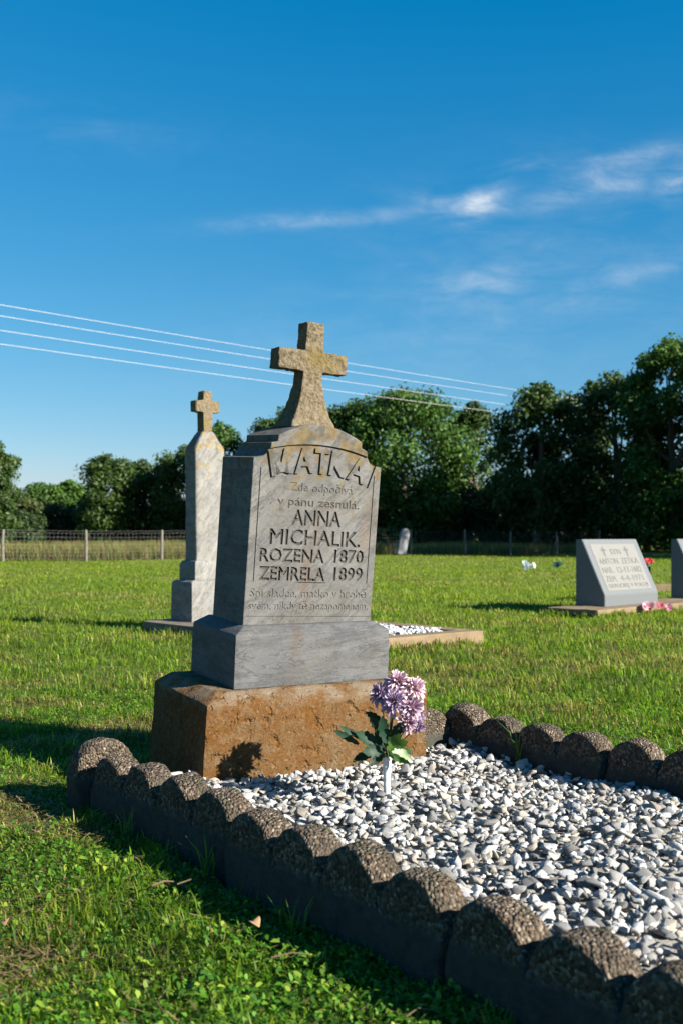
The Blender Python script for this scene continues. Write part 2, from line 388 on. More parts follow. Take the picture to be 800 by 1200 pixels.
def build_grass():
    x, y = scatter(370000, 1.15, 46.0)
    kk = keep(x, y); x, y = x[kk], y[kk]; n = len(x)
    p1 = patch(x, y, 1.9, .5); p2 = patch(x, y, .45, 2.0)
    dry = np.clip(.22-.10*np.clip((y-4.5)/3, 0, 1)+1.5*(p1-.5)+1.0*(vnoise(x, y, 3.3, 31)-.5)+.6*(vnoise(x*.35, y, .8, 33)-.45), .03, .85)
    sc = np.maximum(1, (y/3.2))**.55
    tf = vnoise(x, y, 7.0, 41); H = (.012+.022*rng.random(n)+.03*rng.random(n)**5)*(.35+.5*p2+1.1*tf**2)*np.minimum(sc, 1.45)
    W = (.0024+.0022*rng.random(n))*sc**1.25
    P = np.stack([x, y, gz(x, y)-.003], -1)
    c = grass_cols(n, x, y, dry)
    # lusher, yellower further away
    lush = (np.clip((y-5)/10, 0, 1)*np.clip(1.25-1.6*dry, .1, 1))[:, None]*np.clip(.3+p2, 0, 1)[:, None]*(.5+vnoise(x, y, 1.1, 51))[:, None]
    c = c*(1-lush*.55)+np.array([.20, .258, .022])*lush*.6
    me = blade_mesh('grass', P, H, W, rng.random(n)*6.283, .25+.9*rng.random(n), c, c*1.15)
    o = link('grass', me, M_BLADE); tag(o, 'short mown green lawn grass with dry straw patches', 'grass', kind='stuff')
    # denser short turf close by
    x, y = scatter(120000, 1.15, 6.0, .42, .9); kk = keep(x, y); x, y = x[kk], y[kk]; n = len(x); p1 = patch(x, y, 1.9, .5)
    c = grass_cols(n, x, y, np.clip(.2+1.4*(p1-.5)+1.0*(vnoise(x, y, 3.3, 31)-.5), .05, .85))
    me = blade_mesh('turf', np.stack([x, y, gz(x, y)-.002], -1), (.010+.02*rng.random(n))*(.5+.9*vnoise(x, y, 7.0, 41)), .0018+.0022*rng.random(n), rng.random(n)*6.283, .4+1.0*rng.random(n), c, c*1.2)
    o = link('fine_turf', me, M_BLADE); tag(o, 'fine short turf growing round the gravel plot', 'grass', kind='stuff')
    # low broad leaves and clover near the plot
    x, y = scatter(150000, 1.15, 6.0, .42, .8)
    pp = patch(x, y, 2.6, 4.0); kk = keep(x, y) & (rng.random(len(x)) < np.clip(2.4*(pp-.36)-.8*(vnoise(x, y, 3.3, 31)-.5), .04, 1)*np.where(y < 4.3, 1, .45)); x, y = x[kk], y[kk]; n = len(x)
    r = .0026+.0042*rng.random(n); hd = rng.random(n)*6.283; tl = (rng.random(n)-.35)*1.5
    P = np.stack([x, y, gz(x, y)+.006+.026*rng.random(n)*(.4+vnoise(x, y, 9, 61))], -1)
    d = np.stack([np.cos(hd)*np.cos(tl), np.sin(hd)*np.cos(tl), np.sin(tl)], -1); s = np.stack([-np.sin(hd), np.cos(hd), (rng.random(n)-.5)*1.2], -1)
    ln = (r*(1.0+1.2*rng.random(n)))[:, None]; r_ = r[:, None]
    v = np.stack([P-d*ln, P-d*ln*.2+s*r_*.8, P+d*ln*.6+s*r_*.55, P+d*ln, P+d*ln*.6-s*r_*.55, P-d*ln*.2-s*r_*.8], 1)
    v[:, 3, 2] -= r*.5; v[:, 0, 2] -= r*.6
    b = np.arange(n)*6; loops = np.stack([b+i for i in range(6)], -1).ravel()
    g = np.array([[.05, .135, .012], [.075, .165, .018], [.14, .21, .025], [.03, .085, .014], [.20, .24, .03]])
    c = g[rng.choice(5, n, p=[.3, .28, .17, .2, .05])]*(0.95+1.0*rng.random(n))[:, None]
    me = np_mesh('clover', v.reshape(-1, 3), loops, np.arange(n)*6, np.full(n, 6), np.repeat(c, 6, 0))
    o = link('ground_weeds', me, M_BLADE); tag(o, 'small round leaved weeds and clover creeping through the lawn', 'weeds', kind='stuff')
    # straw litter lying flat
    x, y = scatter(95000, 1.15, 9.0, .42, .7); pp = patch(x, y, 1.9, .5)*.6+.4*vnoise(x, y, 3.3, 31); kk = keep(x, y) & (rng.random(len(x)) < np.clip(4.0*(pp-.42), .06, 1)); x, y = x[kk], y[kk]; n = len(x)
    hd = rng.random(n)*6.283; ln = .008+.02*rng.random(n); wd = .0010+.0012*rng.random(n)
    d = np.stack([np.cos(hd), np.sin(hd), (rng.random(n)-.5)*.5], -1)*ln[:, None]; s = np.stack([-np.sin(hd), np.cos(hd), 0*hd], -1)*wd[:, None]
    P = np.stack([x, y, gz(x, y)+.008+.016*rng.random(n)], -1)
    v = np.stack([P-d-s, P-d+s, P+d+s, P+d-s], 1).reshape(-1, 3); b = np.arange(n)*4
    c = np.array([.30, .215, .115])*(0.35+.9*rng.random(n))[:, None]
    me = np_mesh('straw', v, np.arange(n*4), b, np.full(n, 4), np.repeat(c, 4, 0))
    o = link('straw_litter', me, M_BLADE); tag(o, 'dry straw clippings lying in the lawn', 'straw', kind='stuff')
build_grass()
def edge_grass():
    segs = [(along(L0, .0)-RR*.03, along(L0, foot)-RR*.03, 2200, .05, 1.0), (along(HEAD_R, 0)+RR*.13, along(HEAD_R, foot)+RR*.13, 1500, .05, 1.0), (OB_N-B41*.03, OB_N+R41*1.58-B41*.03, 900, .09, 2.0),
            (OB_N-R41*.03, OB_N-R41*.03+B41*2.6, 700, .08, 2.0), (SL_N-B45*.03, SL_N+R45*5-B45*.03, 2600, .09, 2.2), (SL_N-R45*.03, SL_N-R45*.03+B45*.62, 300, .09, 2.2)]
    PP, HH, WW = [], [], []
    for a, b, n, h, w_ in segs:
        t = rng.random(n); x = a.x+(b.x-a.x)*t+rng.normal(0, .022, n); y = a.y+(b.y-a.y)*t+rng.normal(0, .022, n)
        kp = keep(x, y) & (vnoise(x, y, 5.0, 71) > .3); x, y = x[kp], y[kp]; n = len(x)
        PP.append(np.stack([x, y, gz(x, y)-.004], -1)); HH.append(h*(.35+.7*rng.random(n)**2)*(.5+vnoise(x, y, 6.0, 72))); WW.append((.0025+.002*rng.random(n))*w_)
    P, H, W = np.concatenate(PP), np.concatenate(HH), np.concatenate(WW); n = len(P); c = grass_cols(n, P[:, 0], P[:, 1], np.full(n, .25))
    o = link('edge_grass', blade_mesh('edge_grass', P, H, W, rng.random(n)*6.283, .2+.7*rng.random(n), c, c*1.15), M_BLADE)
    tag(o, 'longer unmown grass fringing the edging blocks and curbs', 'grass', kind='stuff')
edge_grass()

# ------------------------------------------------------------------ the main monument
mono = empty('gravestone', P_O + R31*.3 + B31*.15 + Vector((0, 0, -P_O.z)))
tag(mono, 'leaning grey marble MATKA gravestone with rough cross on rust stained concrete base', 'gravestone')
def rot_lean(yaw, lr, lp):
    r, b = axes(yaw); z = Vector((0, 0, 1))
    Rr = Matrix.Rotation(math.radians(lp), 3, r) @ Matrix.Rotation(math.radians(lr), 3, b)
    r, b, z = Rr @ r, Rr @ b, Rr @ z
    return Matrix((r, b, z)).transposed()
R0 = rot_lean(30.91, .33, 4.06)
mono.rotation_euler = R0.to_euler()
mono.location = P_O + R0 @ Vector((.3, .15, -.36))
OFF = Vector((-.3, -.15, .36))                 # block frame inside the empty's frame
W_, D_, H_ = .606, .361, .179
bm = loft_rect([(-.14, .735, -.085, .385, -.38), (-.135, .73, -.08, .38, -.20), (-.128, .722, -.078, .375, -.03), (-.07, .67, -.02, .36, .0)], 0, .004)
bmesh.ops.subdivide_edges(bm, edges=[e for e in bm.edges if e.calc_length() > .1], cuts=9, use_grid_fill=True)
bmesh.ops.subdivide_edges(bm, edges=[e for e in bm.edges if e.calc_length() > .03], cuts=1, use_grid_fill=True)
displace(bm, .004, 9, 3.1); displace(bm, .002, 40, 1.1, 2)
o = from_bm('base', bm, M_RUST, mono, True); o.location = OFF; o['label'] = 'rust stained pitted concrete base'
bm = loft_rect([(0, W_, 0, D_, 0), (0.002, W_-.001, 0.002, D_-.002, H_), (.045, W_-.045, .036, D_-.036, .2045)], 0, .004)
bmesh.ops.subdivide_edges(bm, edges=[e for e in bm.edges if e.calc_length() > .1], cuts=11, use_grid_fill=True)
displace(bm, .0022, 11, 5.0); displace(bm, .0008, 45, 2.0, 2)
o = from_bm('plinth', bm, M_BLOCK, mono, True); o.location = OFF

DIE_L = Matrix.Rotation(math.radians(1.9), 3, 'Y')      # the tablet leans a little more to its right
DW, DD = .505, .246
def die_profile():
    c = DW/2; half = [(c, .566), (c-.026, .570)]
    for i in range(1, 8):                      # concave cove
        a = i/7*math.pi/2; half.append((c-.026-.036*math.sin(a), .570+.05*(1-math.cos(a))))
    half += [(c-.072, .622), (c-.086, .626), (c-.087, .648)]
    arch = [(x, .648+.046*(1-(x/(c-.087))**2)) for x in np.linspace(c-.087, -(c-.087), 15)[1:-1]]
    pts = [(c, 0)]+half+arch+[(-x, z) for x, z in half[::-1]]+[(-c, 0)]
    return [(x+c, z) for x, z in pts]
def text_bm(body, size, depth, width=None, res=2, bold=0.0):
    cu = bpy.data.curves.new('txt', 'FONT'); cu.body = body; cu.size = size; cu.extrude = depth; cu.resolution_u = res
    cu.align_x = 'LEFT'; cu.offset = bold
    ob = bpy.data.objects.new('txt', cu); C.objects.link(ob)
    dg = bpy.context.evaluated_depsgraph_get(); me = bpy.data.meshes.new_from_object(ob.evaluated_get(dg))
    bm_ = bmesh.new(); bm_.from_mesh(me); bpy.data.objects.remove(ob); bpy.data.meshes.remove(me); bpy.data.curves.remove(cu)
    bmesh.ops.remove_doubles(bm_, verts=bm_.verts[:], dist=1e-6)
    xs = [v.co.x for v in bm_.verts]; x0, x1 = min(xs), max(xs); sx = (width/(x1-x0)) if width else 1
    for v in bm_.verts: v.co.x = (v.co.x-x0)*sx
    return bm_
def place(bm_, fn):
    for v in bm_.verts: v.co = fn(v.co)
def merge(dst, src):
    me = bpy.data.meshes.new('t'); src.to_mesh(me); src.free(); dst.from_mesh(me); bpy.data.meshes.remove(me)
def band(cx, rad, z0, z1, half_w, y0, y1, seg=16):
    """solid curved band on the tablet front; arcs share the centre (cx, z - rad)"""
    b = bmesh.new(); V = {}
    for i in range(seg+1):
        a = (i/seg*2-1)*half_w/rad
        for j, zz in enumerate((z0, z1)):
            for k_, yy in enumerate((y0, y1)):
                rr = rad+zz; V[i, j, k_] = b.verts.new((cx+math.sin(a)*rr, yy, math.cos(a)*rr-rad))
    for i in range(seg):
        for (p, q_) in (((0, 0), (1, 0)), ((1, 0), (1, 1)), ((1, 1), (0, 1)), ((0, 1), (0, 0))):
            b.faces.new((V[i, *p], V[i+1, *p], V[i+1, *q_], V[i, *q_]))
    for i in (0, seg): b.faces.new((V[i, 0, 0], V[i, 1, 0], V[i, 1, 1], V[i, 0, 1]))
    bmesh.ops.recalc_face_normals(b, faces=b.faces[:]); return b
ARC_R, ARC_C = .62, DW/2-.002
def build_die():
    pr = die_profile(); bm = bmesh.new()
    A = [bm.verts.new((x, 0, z)) for x, z in pr]; B = [bm.verts.new((x, DD, z)) for x, z in pr]; n = len(pr)
    bm.faces.new(A); bm.faces.new(B[::-1])
    for i in range(n): bm.faces.new((A[i], A[(i+1) % n], B[(i+1) % n], B[i]))
    bmesh.ops.recalc_face_normals(bm, faces=bm.faces[:])
    ed = [e for e in bm.edges if abs(e.verts[0].co.y-e.verts[1].co.y) < 1e-6 or (e.calc_length() > .2 and e.verts[0].co.z > .5)]
    bmesh.ops.bevel(bm, geom=ed, offset=.0035, segments=2, profile=.5, affect='EDGES')
    for v in bm.verts:                           # chipped, worn outline
        if v.co.z > .05:
            nz = mnoise.fractal(v.co*38, 1, 2, 3); v.co.x += nz*.0022; v.co.z += mnoise.fractal(v.co*30+Vector((9, 0, 0)), 1, 2, 3)*.0022
    die = from_bm('tablet', bm, M_DIE)
    cut = bmesh.new()
    dp = .0055
    lines = [('Zde odpočívá', .142, .462, .25, .030, .0028), ('v pánu zesnulá.', .098, .412, .325, .030, .0025), ('ANNA', .157, .347, .196, .054, .006),
             ('MICHALIK.', .078, .279, .36, .053, .006), ('ROZENA', .045, .219, .252, .046, .006), ('1870', .335, .222, .122, .046, .006),
             ('ZEMRELA', .046, .156, .258, .047, .006), ('1899', .338, .159, .120, .047, .006),
             ('Spi sladce, matko v hrobě', .018, .097, .46, .030, .0025), ('svém, nikdy tě nezapomenem.', .014, .055, .475, .028, .0025)]
    for body, x, z, wd, caph, dep in lines:
        t = text_bm(body, caph/.72, dep, wd, 2, .0015 if caph > .04 else .0005)
        place(t, lambda c: Vector((c.x+x, c.z, c.y+z)))
        merge(cut, t)
    for (x0, x1, z0, z1) in ((.198, .308, .148, .1505), (.0265, .030, .15, .535), (DW-.030, DW-.0265, .15, .535), (.008, .497, .031, .0325)):
        merge(cut, loft_rect([(x0, x1, -.01, .0045, z0), (x0, x1, -.01, .0045, z1)]))
    bmesh.ops.recalc_face_normals(cut, faces=cut.faces[:])
    mc = bpy.data.meshes.new('cut'); cut.to_mesh(mc); cut.free(); oc = bpy.data.objects.new('cut', mc); C.objects.link(oc)
    bd = band(ARC_C, ARC_R, 0, .104, .207, -.02, .0075)
    place(bd, lambda c: c+Vector((0, 0, .522)))
    mb = bpy.data.meshes.new('cutb'); bd.to_mesh(mb); bd.free(); ob = bpy.data.objects.new('cutb', mb); C.objects.link(ob)
    for tgt in (ob, oc):
        mo = die.modifiers.new('b', 'BOOLEAN'); mo.operation = 'DIFFERENCE'; mo.solver = 'EXACT'; mo.object = tgt; mo.use_self = tgt is oc
    dg = bpy.context.evaluated_depsgraph_get(); me = bpy.data.meshes.new_from_object(die.evaluated_get(dg))
    print('die polys', len(die.data.polygons), '->', len(me.polygons))
    die.modifiers.clear(); die.data = me
    for x in (oc, ob): bpy.data.objects.remove(x)
    me.materials.clear(); me.materials.append(M_DIE); me.materials.append(M_GROOVE)
    for p_ in me.polygons:
        c_ = p_.center
        p_.material_index = 1 if (.0012 < c_.y < .012 and .14 < c_.z < .46 and .03 < c_.x < .475) else 0
    # raised letters in the arched field
    adv = 0.0; gl = []
    for ch, wd in (('M', .086), ('A', .077), ('T', .063), ('K', .071), ('A', .077)):
        gl.append((ch, wd, adv)); adv += wd+(-.004 if ch in 'AT' else .001)
    tot_w = adv
    for ch, wd, s0 in gl:
        if ch == 'M':                            # bold cut M
            t = bmesh.new(); out = [(0, 0), (0, 1), (.27, 1), (.5, .45), (.73, 1), (1, 1), (1, 0), (.79, 0), (.79, .60), (.58, .10), (.42, .10), (.21, .60), (.21, 0)]
            A_ = [t.verts.new((x_*wd*.96, z_*.087, .0042)) for x_, z_ in out]; B_ = [t.verts.new((x_*wd*.96, z_*.087, -.0042)) for x_, z_ in out]
            t.faces.new(A_); t.faces.new(B_[::-1])
            for q_ in range(13): t.faces.new((A_[q_], A_[(q_+1) % 13], B_[(q_+1) % 13], B_[q_]))
            bmesh.ops.triangulate(t, faces=t.faces[:])
        else:
            t = text_bm(ch, .086/.72, .0042, wd*.96, 2, .0022)
        mid = s0+wd/2-tot_w/2; a = mid/ARC_R
        def fn(c):
            lx, lz = c.x-wd*.45, c.y+.0075
            rr = ARC_R+lz
            return Vector((ARC_C+math.sin(a)*rr+math.cos(a)*lx, .0045+c.z, .522+math.cos(a)*rr-ARC_R-math.sin(a)*lx))
        place(t, fn); from_bm('letter', t, M_DIE, die)
    return die
die = build_die(); die.parent = mono
die.location = OFF + Vector((.051, .055, .204)); die.rotation_euler = DIE_L.to_euler()

def build_cross():
    """rough cast cross with a flared foot; one continuous mesh"""
    bm = bmesh.new(); cx, cy = DW/2-.002, DD/2
    rings = []
    prof = [(.683, .090, .068), (.70, .083, .064), (.73, .068, .055), (.765, .056, .047), (.80, .047, .041), (.84, .041, .036), (.882, .038, .034)]
    for z, hx, hy in prof:
        rings.append([bm.verts.new((cx+sx*hx, cy+sy*hy, z)) for sx, sy in ((-1, -1), (1, -1), (1, 1), (-1, 1))])
    bm.faces.new(rings[0][::-1])
    for a, b in zip(rings, rings[1:]):
        for i in range(4): bm.faces.new((a[i], a[(i+1) % 4], b[(i+1) % 4], b[i]))
    h = .034; x0, x1 = cx-.136, cx+.138
    top = [bm.verts.new((cx+sx*.035, cy+sy*h, .955)) for sx, sy in ((-1, -1), (1, -1), (1, 1), (-1, 1))]
    low = rings[-1]
    bm.faces.new((low[0], low[1], top[1], top[0])); bm.faces.new((low[2], low[3], top[3], top[2]))
    for (a, b, xe) in (((low[0], low[3]), (top[0], top[3]), x0), ((low[1], low[2]), (top[1], top[2]), x1)):
        e = [bm.verts.new((xe, cy-h, .884)), bm.verts.new((xe, cy+h, .884)), bm.verts.new((xe, cy+h, .953)), bm.verts.new((xe, cy-h, .953))]
        bm.faces.new((a[0], a[1], e[1], e[0])); bm.faces.new((b[0], b[1], e[2], e[3])); bm.faces.new((a[0], e[0], e[3], b[0])); bm.faces.new((a[1], e[1], e[2], b[1])); bm.faces.new(e)
    tt = [bm.verts.new((cx+sx*.034, cy+sy*h*.95, 1.054)) for sx, sy in ((-1, -1), (1, -1), (1, 1), (-1, 1))]
    for i in range(4): bm.faces.new((top[i], top[(i+1) % 4], tt[(i+1) % 4], tt[i]))
    bm.faces.new(tt)
    bmesh.ops.recalc_face_normals(bm, faces=bm.faces[:])
    bmesh.ops.bevel(bm, geom=[e for e in bm.edges if e.calc_face_angle(0) > .9], offset=.0022, segments=1, affect='EDGES')
    bmesh.ops.triangulate(bm, faces=[f for f in bm.faces if len(f.verts) > 4])
    for _ in range(4):
        es = [e for e in bm.edges if e.calc_length() > .011]
        if es: bmesh.ops.subdivide_edges(bm, edges=es, cuts=1, use_grid_fill=True)
    displace(bm, .0030, 30, 4.0, 3); displace(bm, .0026, 85, 7.0, 2)
    o = from_bm('cross', bm, M_CROSS, mono, True)
    o.location = die.location; o.rotation_euler = die.rotation_euler; o['label'] = 'rough lichen covered cross with flared foot'
build_cross()

# ------------------------------------------------------------------ scalloped edging blocks
def edging_mesh(n_lobes, seed, thick=.088, hgt=.2, below=.10, lobe=LOBE):
    """row of round-topped lobes on a common wall; x along the row, y thickness"""
    bm = bmesh.new(); per = 14; L = n_lobes*lobe; rings = []; rj = random.Random(int(seed*100)); JIT = [rj.uniform(-.012, .006) for _ in range(n_lobes)]
    st = np.linspace(0, L, n_lobes*per+1)
    for x in st:
        ph = (x/lobe) % 1.0; u = abs(ph*2-1) if x < L else 1; hj = JIT[min(int(x/lobe), n_lobes-1)]
        u = min(u*1.02, 1); top = hgt-.098*(1-math.sqrt(max(0, 1-u**2.0)))+hj*(1-u*u)
        xi = min(max(x, .004), L-.004); t = thick/2; zb = hgt-.112; r = .013
        ring = [(-t-.006, -below), (-t-.006, zb*.5), (-t-.006, zb-.01), (-t, zb), (-t, (zb+top-r)/2), (-t+.002, top-r), (-t+r*.6, top-r*.25), (-t*.45, top), (0, top+.001), (t*.45, top), (t-r*.6, top-r*.25), (t-.002, top-r), (t, (zb+top-r)/2), (t, zb), (t+.006, zb-.01), (t+.006, zb*.5), (t+.006, -below)]
        rings.append([bm.verts.new((xi, y, z)) for y, z in ring])
    K = len(rings[0])
    for a, b in zip(rings, rings[1:]):
        for j in range(K): bm.faces.new((a[j], b[j], b[(j+1) % K], a[(j+1) % K]))
    bm.faces.new(rings[0]); bm.faces.new(rings[-1][::-1])
    bmesh.ops.recalc_face_normals(bm, faces=bm.faces[:])
    bmesh.ops.subdivide_edges(bm, edges=[e for e in bm.edges if e.calc_length() > .012], cuts=1, use_grid_fill=True)
    displace(bm, .0055, 12, seed, 3); displace(bm, .0026, 95, seed+3, 2)
    me = bpy.data.meshes.new('edging_block'); bm.to_mesh(me); bm.free()
    me.polygons.foreach_set('use_smooth', [True]*len(me.polygons)); me.materials.append(M_EDGE); return me
def edging(me, P, ang, label, dz=0.0, tilt=0.0):
    o = link('edging_block', me); o.location = (P.x, P.y, dz); o.rotation_euler = (math.radians(tilt), 0, ang)
    tag(o, label, 'edging block', 'scalloped edging blocks round the gravel plot'); return o
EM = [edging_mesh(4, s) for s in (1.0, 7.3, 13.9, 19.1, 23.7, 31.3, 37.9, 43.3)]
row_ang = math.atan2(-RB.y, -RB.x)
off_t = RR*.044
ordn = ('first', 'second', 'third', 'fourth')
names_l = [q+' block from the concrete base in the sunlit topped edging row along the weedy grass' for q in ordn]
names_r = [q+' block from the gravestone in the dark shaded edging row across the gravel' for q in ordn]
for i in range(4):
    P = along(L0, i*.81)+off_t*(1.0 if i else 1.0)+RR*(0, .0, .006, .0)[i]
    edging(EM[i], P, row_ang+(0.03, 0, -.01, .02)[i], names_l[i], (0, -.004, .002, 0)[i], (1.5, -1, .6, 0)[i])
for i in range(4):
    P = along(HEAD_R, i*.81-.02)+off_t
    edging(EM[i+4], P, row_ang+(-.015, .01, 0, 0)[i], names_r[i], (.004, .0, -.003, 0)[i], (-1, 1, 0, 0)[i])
E1 = edging_mesh(1, 21.0, .085, .215); E1b = edging_mesh(2, 33.0, .085, .205); E2 = edging_mesh(3, 25.0)
a31 = math.radians(33)
Phl = Vector((-.835, 3.375, 0))
edging(E1, Phl, a31, 'single rounded edging block standing behind the sunlit topped row by the base corner')
edging(E1b, P_O+R31*.735+B31*.10, math.radians(31), 'rusty rounded edging block butted against the right end of the concrete base', -.0)
for i in range(2):
    P = along(L0, foot+.05)+RR*(.10+i*.62)
    edging(E2, P, math.radians(ROW), ('scalloped edging block closing the foot of the plot by the sunlit topped row', 'scalloped edging block closing the foot of the plot by the dark shaded row')[i])

# ------------------------------------------------------------------ gravel
def rock_mesh(seed):
    r = random.Random(seed); bm = bmesh.new()
    for _ in range(11):
        d = Vector((r.gauss(0, 1), r.gauss(0, 1), r.gauss(0, 1))).normalized()*r.uniform(.8, 1.05)
        bm.verts.new((d.x*r.uniform(.85, 1), d.y*.82, d.z*.62))
    ch = bmesh.ops.convex_hull(bm, input=bm.verts[:])
    bmesh.ops.delete(bm, geom=[v for v in bm.verts if not v.link_faces], context='VERTS')
    bmesh.ops.bevel(bm, geom=bm.edges[:], offset=.035, segments=1, affect='EDGES')
    bmesh.ops.triangulate(bm, faces=[f for f in bm.faces if len(f.verts) > 4])
    bmesh.ops.recalc_face_normals(bm, faces=bm.faces[:])
    v = np.array([x.co[:] for x in bm.verts]); bm.verts.index_update(); f = [[x.index for x in q.verts] for q in bm.faces]; bm.free()
    return v, f
ROCKS = [rock_mesh(100+i) for i in range(14)]
RCOL = .80*np.array([[.46, .46, .445], [.34, .34, .33], [.30, .27, .23], [.22, .22, .215], [.40, .365, .30], [.15, .15, .145], [.52, .52, .51]])
def rock_join(name, P, S, cols, mat):
    vs, lo, lst, lt, cc = [], [], [], [], []; nv = nl = 0
    for i in range(len(P)):
        v, f = ROCKS[i % len(ROCKS)]
        e = (random.uniform(-.5, .5), random.uniform(-.5, .5), random.uniform(0, 6.28))
        m = np.array(Matrix.Rotation(e[2], 3, 'Z') @ Matrix.Rotation(e[0], 3, 'X') @ Matrix.Rotation(e[1], 3, 'Y'))
        vs.append((v*np.array([1.15, random.uniform(.75, 1.1), random.uniform(.6, 1.05)])) @ m.T*S[i]+P[i]); cc.append(np.repeat(cols[i][None], len(v), 0))
        for q in f: lst.append(nl); lt.append(len(q)); lo.extend([a+nv for a in q]); nl += len(q)
        nv += len(v)
    return np_mesh(name, np.concatenate(vs), np.array(lo), np.array(lst), np.array(lt), np.concatenate(cc))
def gravel_height(s, d):   # s along right axis, d towards foot
    return .062+.018*math.sin(s*4+1)*math.cos(d*3)+.012*math.sin(d*7+s*5)
def build_gravel():
    bed_v, bed_f = [], []; ns, nd = 12, 24
    for i in range(ns+1):
        for j in range(nd+1):
            s = .03+i/ns*(WID+.02); d = -.02+j/nd*(foot+.05); p = along(L0, d)+RR*s
            bed_v.append((p.x, p.y, gravel_height(s, d)-.024))
    for i in range(ns):
        for j in range(nd): a = i*(nd+1)+j; bed_f.append((a, a+nd+1, a+nd+2, a+1))
    bed = pydata('gravel_bed', bed_v, bed_f, plain('gravel_dust', (.22, .21, .19), .95, .3, 30), None, True); tag(bed, kind='structure')
    pts = []
    for lay, n in ((0, 5600), (1, 4000)):
        for _ in range(n):
            s = random.uniform(.085, WID+.01); d = random.uniform(-.0, foot); p = along(L0, d)+RR*s
            q = p-P_O; u, v = q.dot(R31), q.dot(B31)
            if -.15 < u < .75 and -.095 < v < .4: continue
            sz = min(.034, max(.008, random.lognormvariate(math.log(.0165), .34)))
            pts.append((p.x, p.y, gravel_height(s, d)-.012+lay*.012+random.uniform(-.004, .006), sz))
    for _ in range(260):     # a few more heaped against the base front
        u = random.uniform(-.1, .75); v = -.10-abs(random.gauss(0, .06)); p = P_O+R31*u+B31*v
        pts.append((p.x, p.y, .052+random.uniform(0, .018), random.uniform(.013, .024)))
    # the 300 that show largest: nearest in view
    def score(p): return p[3]/p[1] if abs(p[0]/p[1]) < .31 and p[1] > 1.2 and (p[2]-CAM_H)/p[1]*F_PX > -570 else 0
    pts.sort(key=score, reverse=True); near, rest = pts[:300], pts[300:]
    pick = lambda n: RCOL[rng.choice(7, n, p=[.24, .22, .12, .16, .09, .08, .09])]*(0.85+.25*rng.random(n))[:, None]
    a = np.array(rest); me = rock_join('gravel', a[:, :3], a[:, 3:4], pick(len(a)), M_STONE)
    o = link('gravel', me, M_STONE, bed); o['kind'] = 'stuff'
    var = []
    for i in range(21):
        v, f = ROCKS[i % 14]; c = RCOL[i % 7]*(.9+.2*random.random()); lt = [len(q) for q in f]
        m = np_mesh('stone', v, np.array(sum(f, [])), np.concatenate([[0], np.cumsum(lt)[:-1]]), np.array(lt), np.repeat(c[None], len(v), 0)); m.materials.append(M_STONE); var.append(m)
    wts = [3, 3, 1.4, 1.6, 1.2, .6, 1.3]*3
    for (x, y, z, s) in near:
        o = link('stone', random.choices(var, wts)[0], None, bed); o.location = (x, y, z); o.scale = (s*1.15, s*random.uniform(.75, 1.1), s*random.uniform(.6, 1.05))
        o.rotation_euler = (random.uniform(-.5, .5), random.uniform(-.5, .5), random.uniform(0, 6.28))
build_gravel()

# ------------------------------------------------------------------ vase and bouquet
VP = Vector((.135, 3.262, .06))
PXM = VP.y/F_PX
def lathe(bm, prof, seg=20, c=Vector((0, 0, 0))):
    R = [[bm.verts.new(c+Vector((r*math.cos(t), r*math.sin(t), z))) for t in [2*math.pi*j/seg for j in range(seg)]] for r, z in prof]
    for A, B in zip(R, R[1:]):
        for j in range(seg): bm.faces.new((A[j], A[(j+1) % seg], B[(j+1) % seg], B[j]))
    bm.faces.new(R[0][::-1]); bm.faces.new(R[-1])
vz = empty('flower_vase', VP); tag(vz, 'slim white plastic cone vase pushed into the gravel before the base', 'vase')
bm = bmesh.new(); lathe(bm, [(.004, -.07), (.0085, -.02), (.0105, .05), (.0128, .128)], 20); from_bm('cone', bm, M_VASE, vz, True)
bm = bmesh.new(); lathe(bm, [(.0129, .120), (.0150, .122), (.0150, .131), (.0120, .1315), (.0105, .126)], 20); from_bm('rim', bm, M_VASE, vz, True)
bq = empty('artificial_bouquet', VP+Vector((0, 0, .128))); tag(bq, 'artificial bouquet of pink and purple blossoms with dark green leaves in white vase', 'flowers')
def vcol_obj(name, vs, fs, cols, mat, parent):
    lt = [len(q) for q in fs]
    me = np_mesh(name, np.array(vs), np.array(sum([list(q) for q in fs], [])), np.concatenate([[0], np.cumsum(lt)[:-1]]), np.array(lt), np.array(cols))
    return link(name, me, mat, parent, True)
def rel(px, py, dy=0.0): return Vector(((px-453)*PXM, dy, (890-py)*PXM))
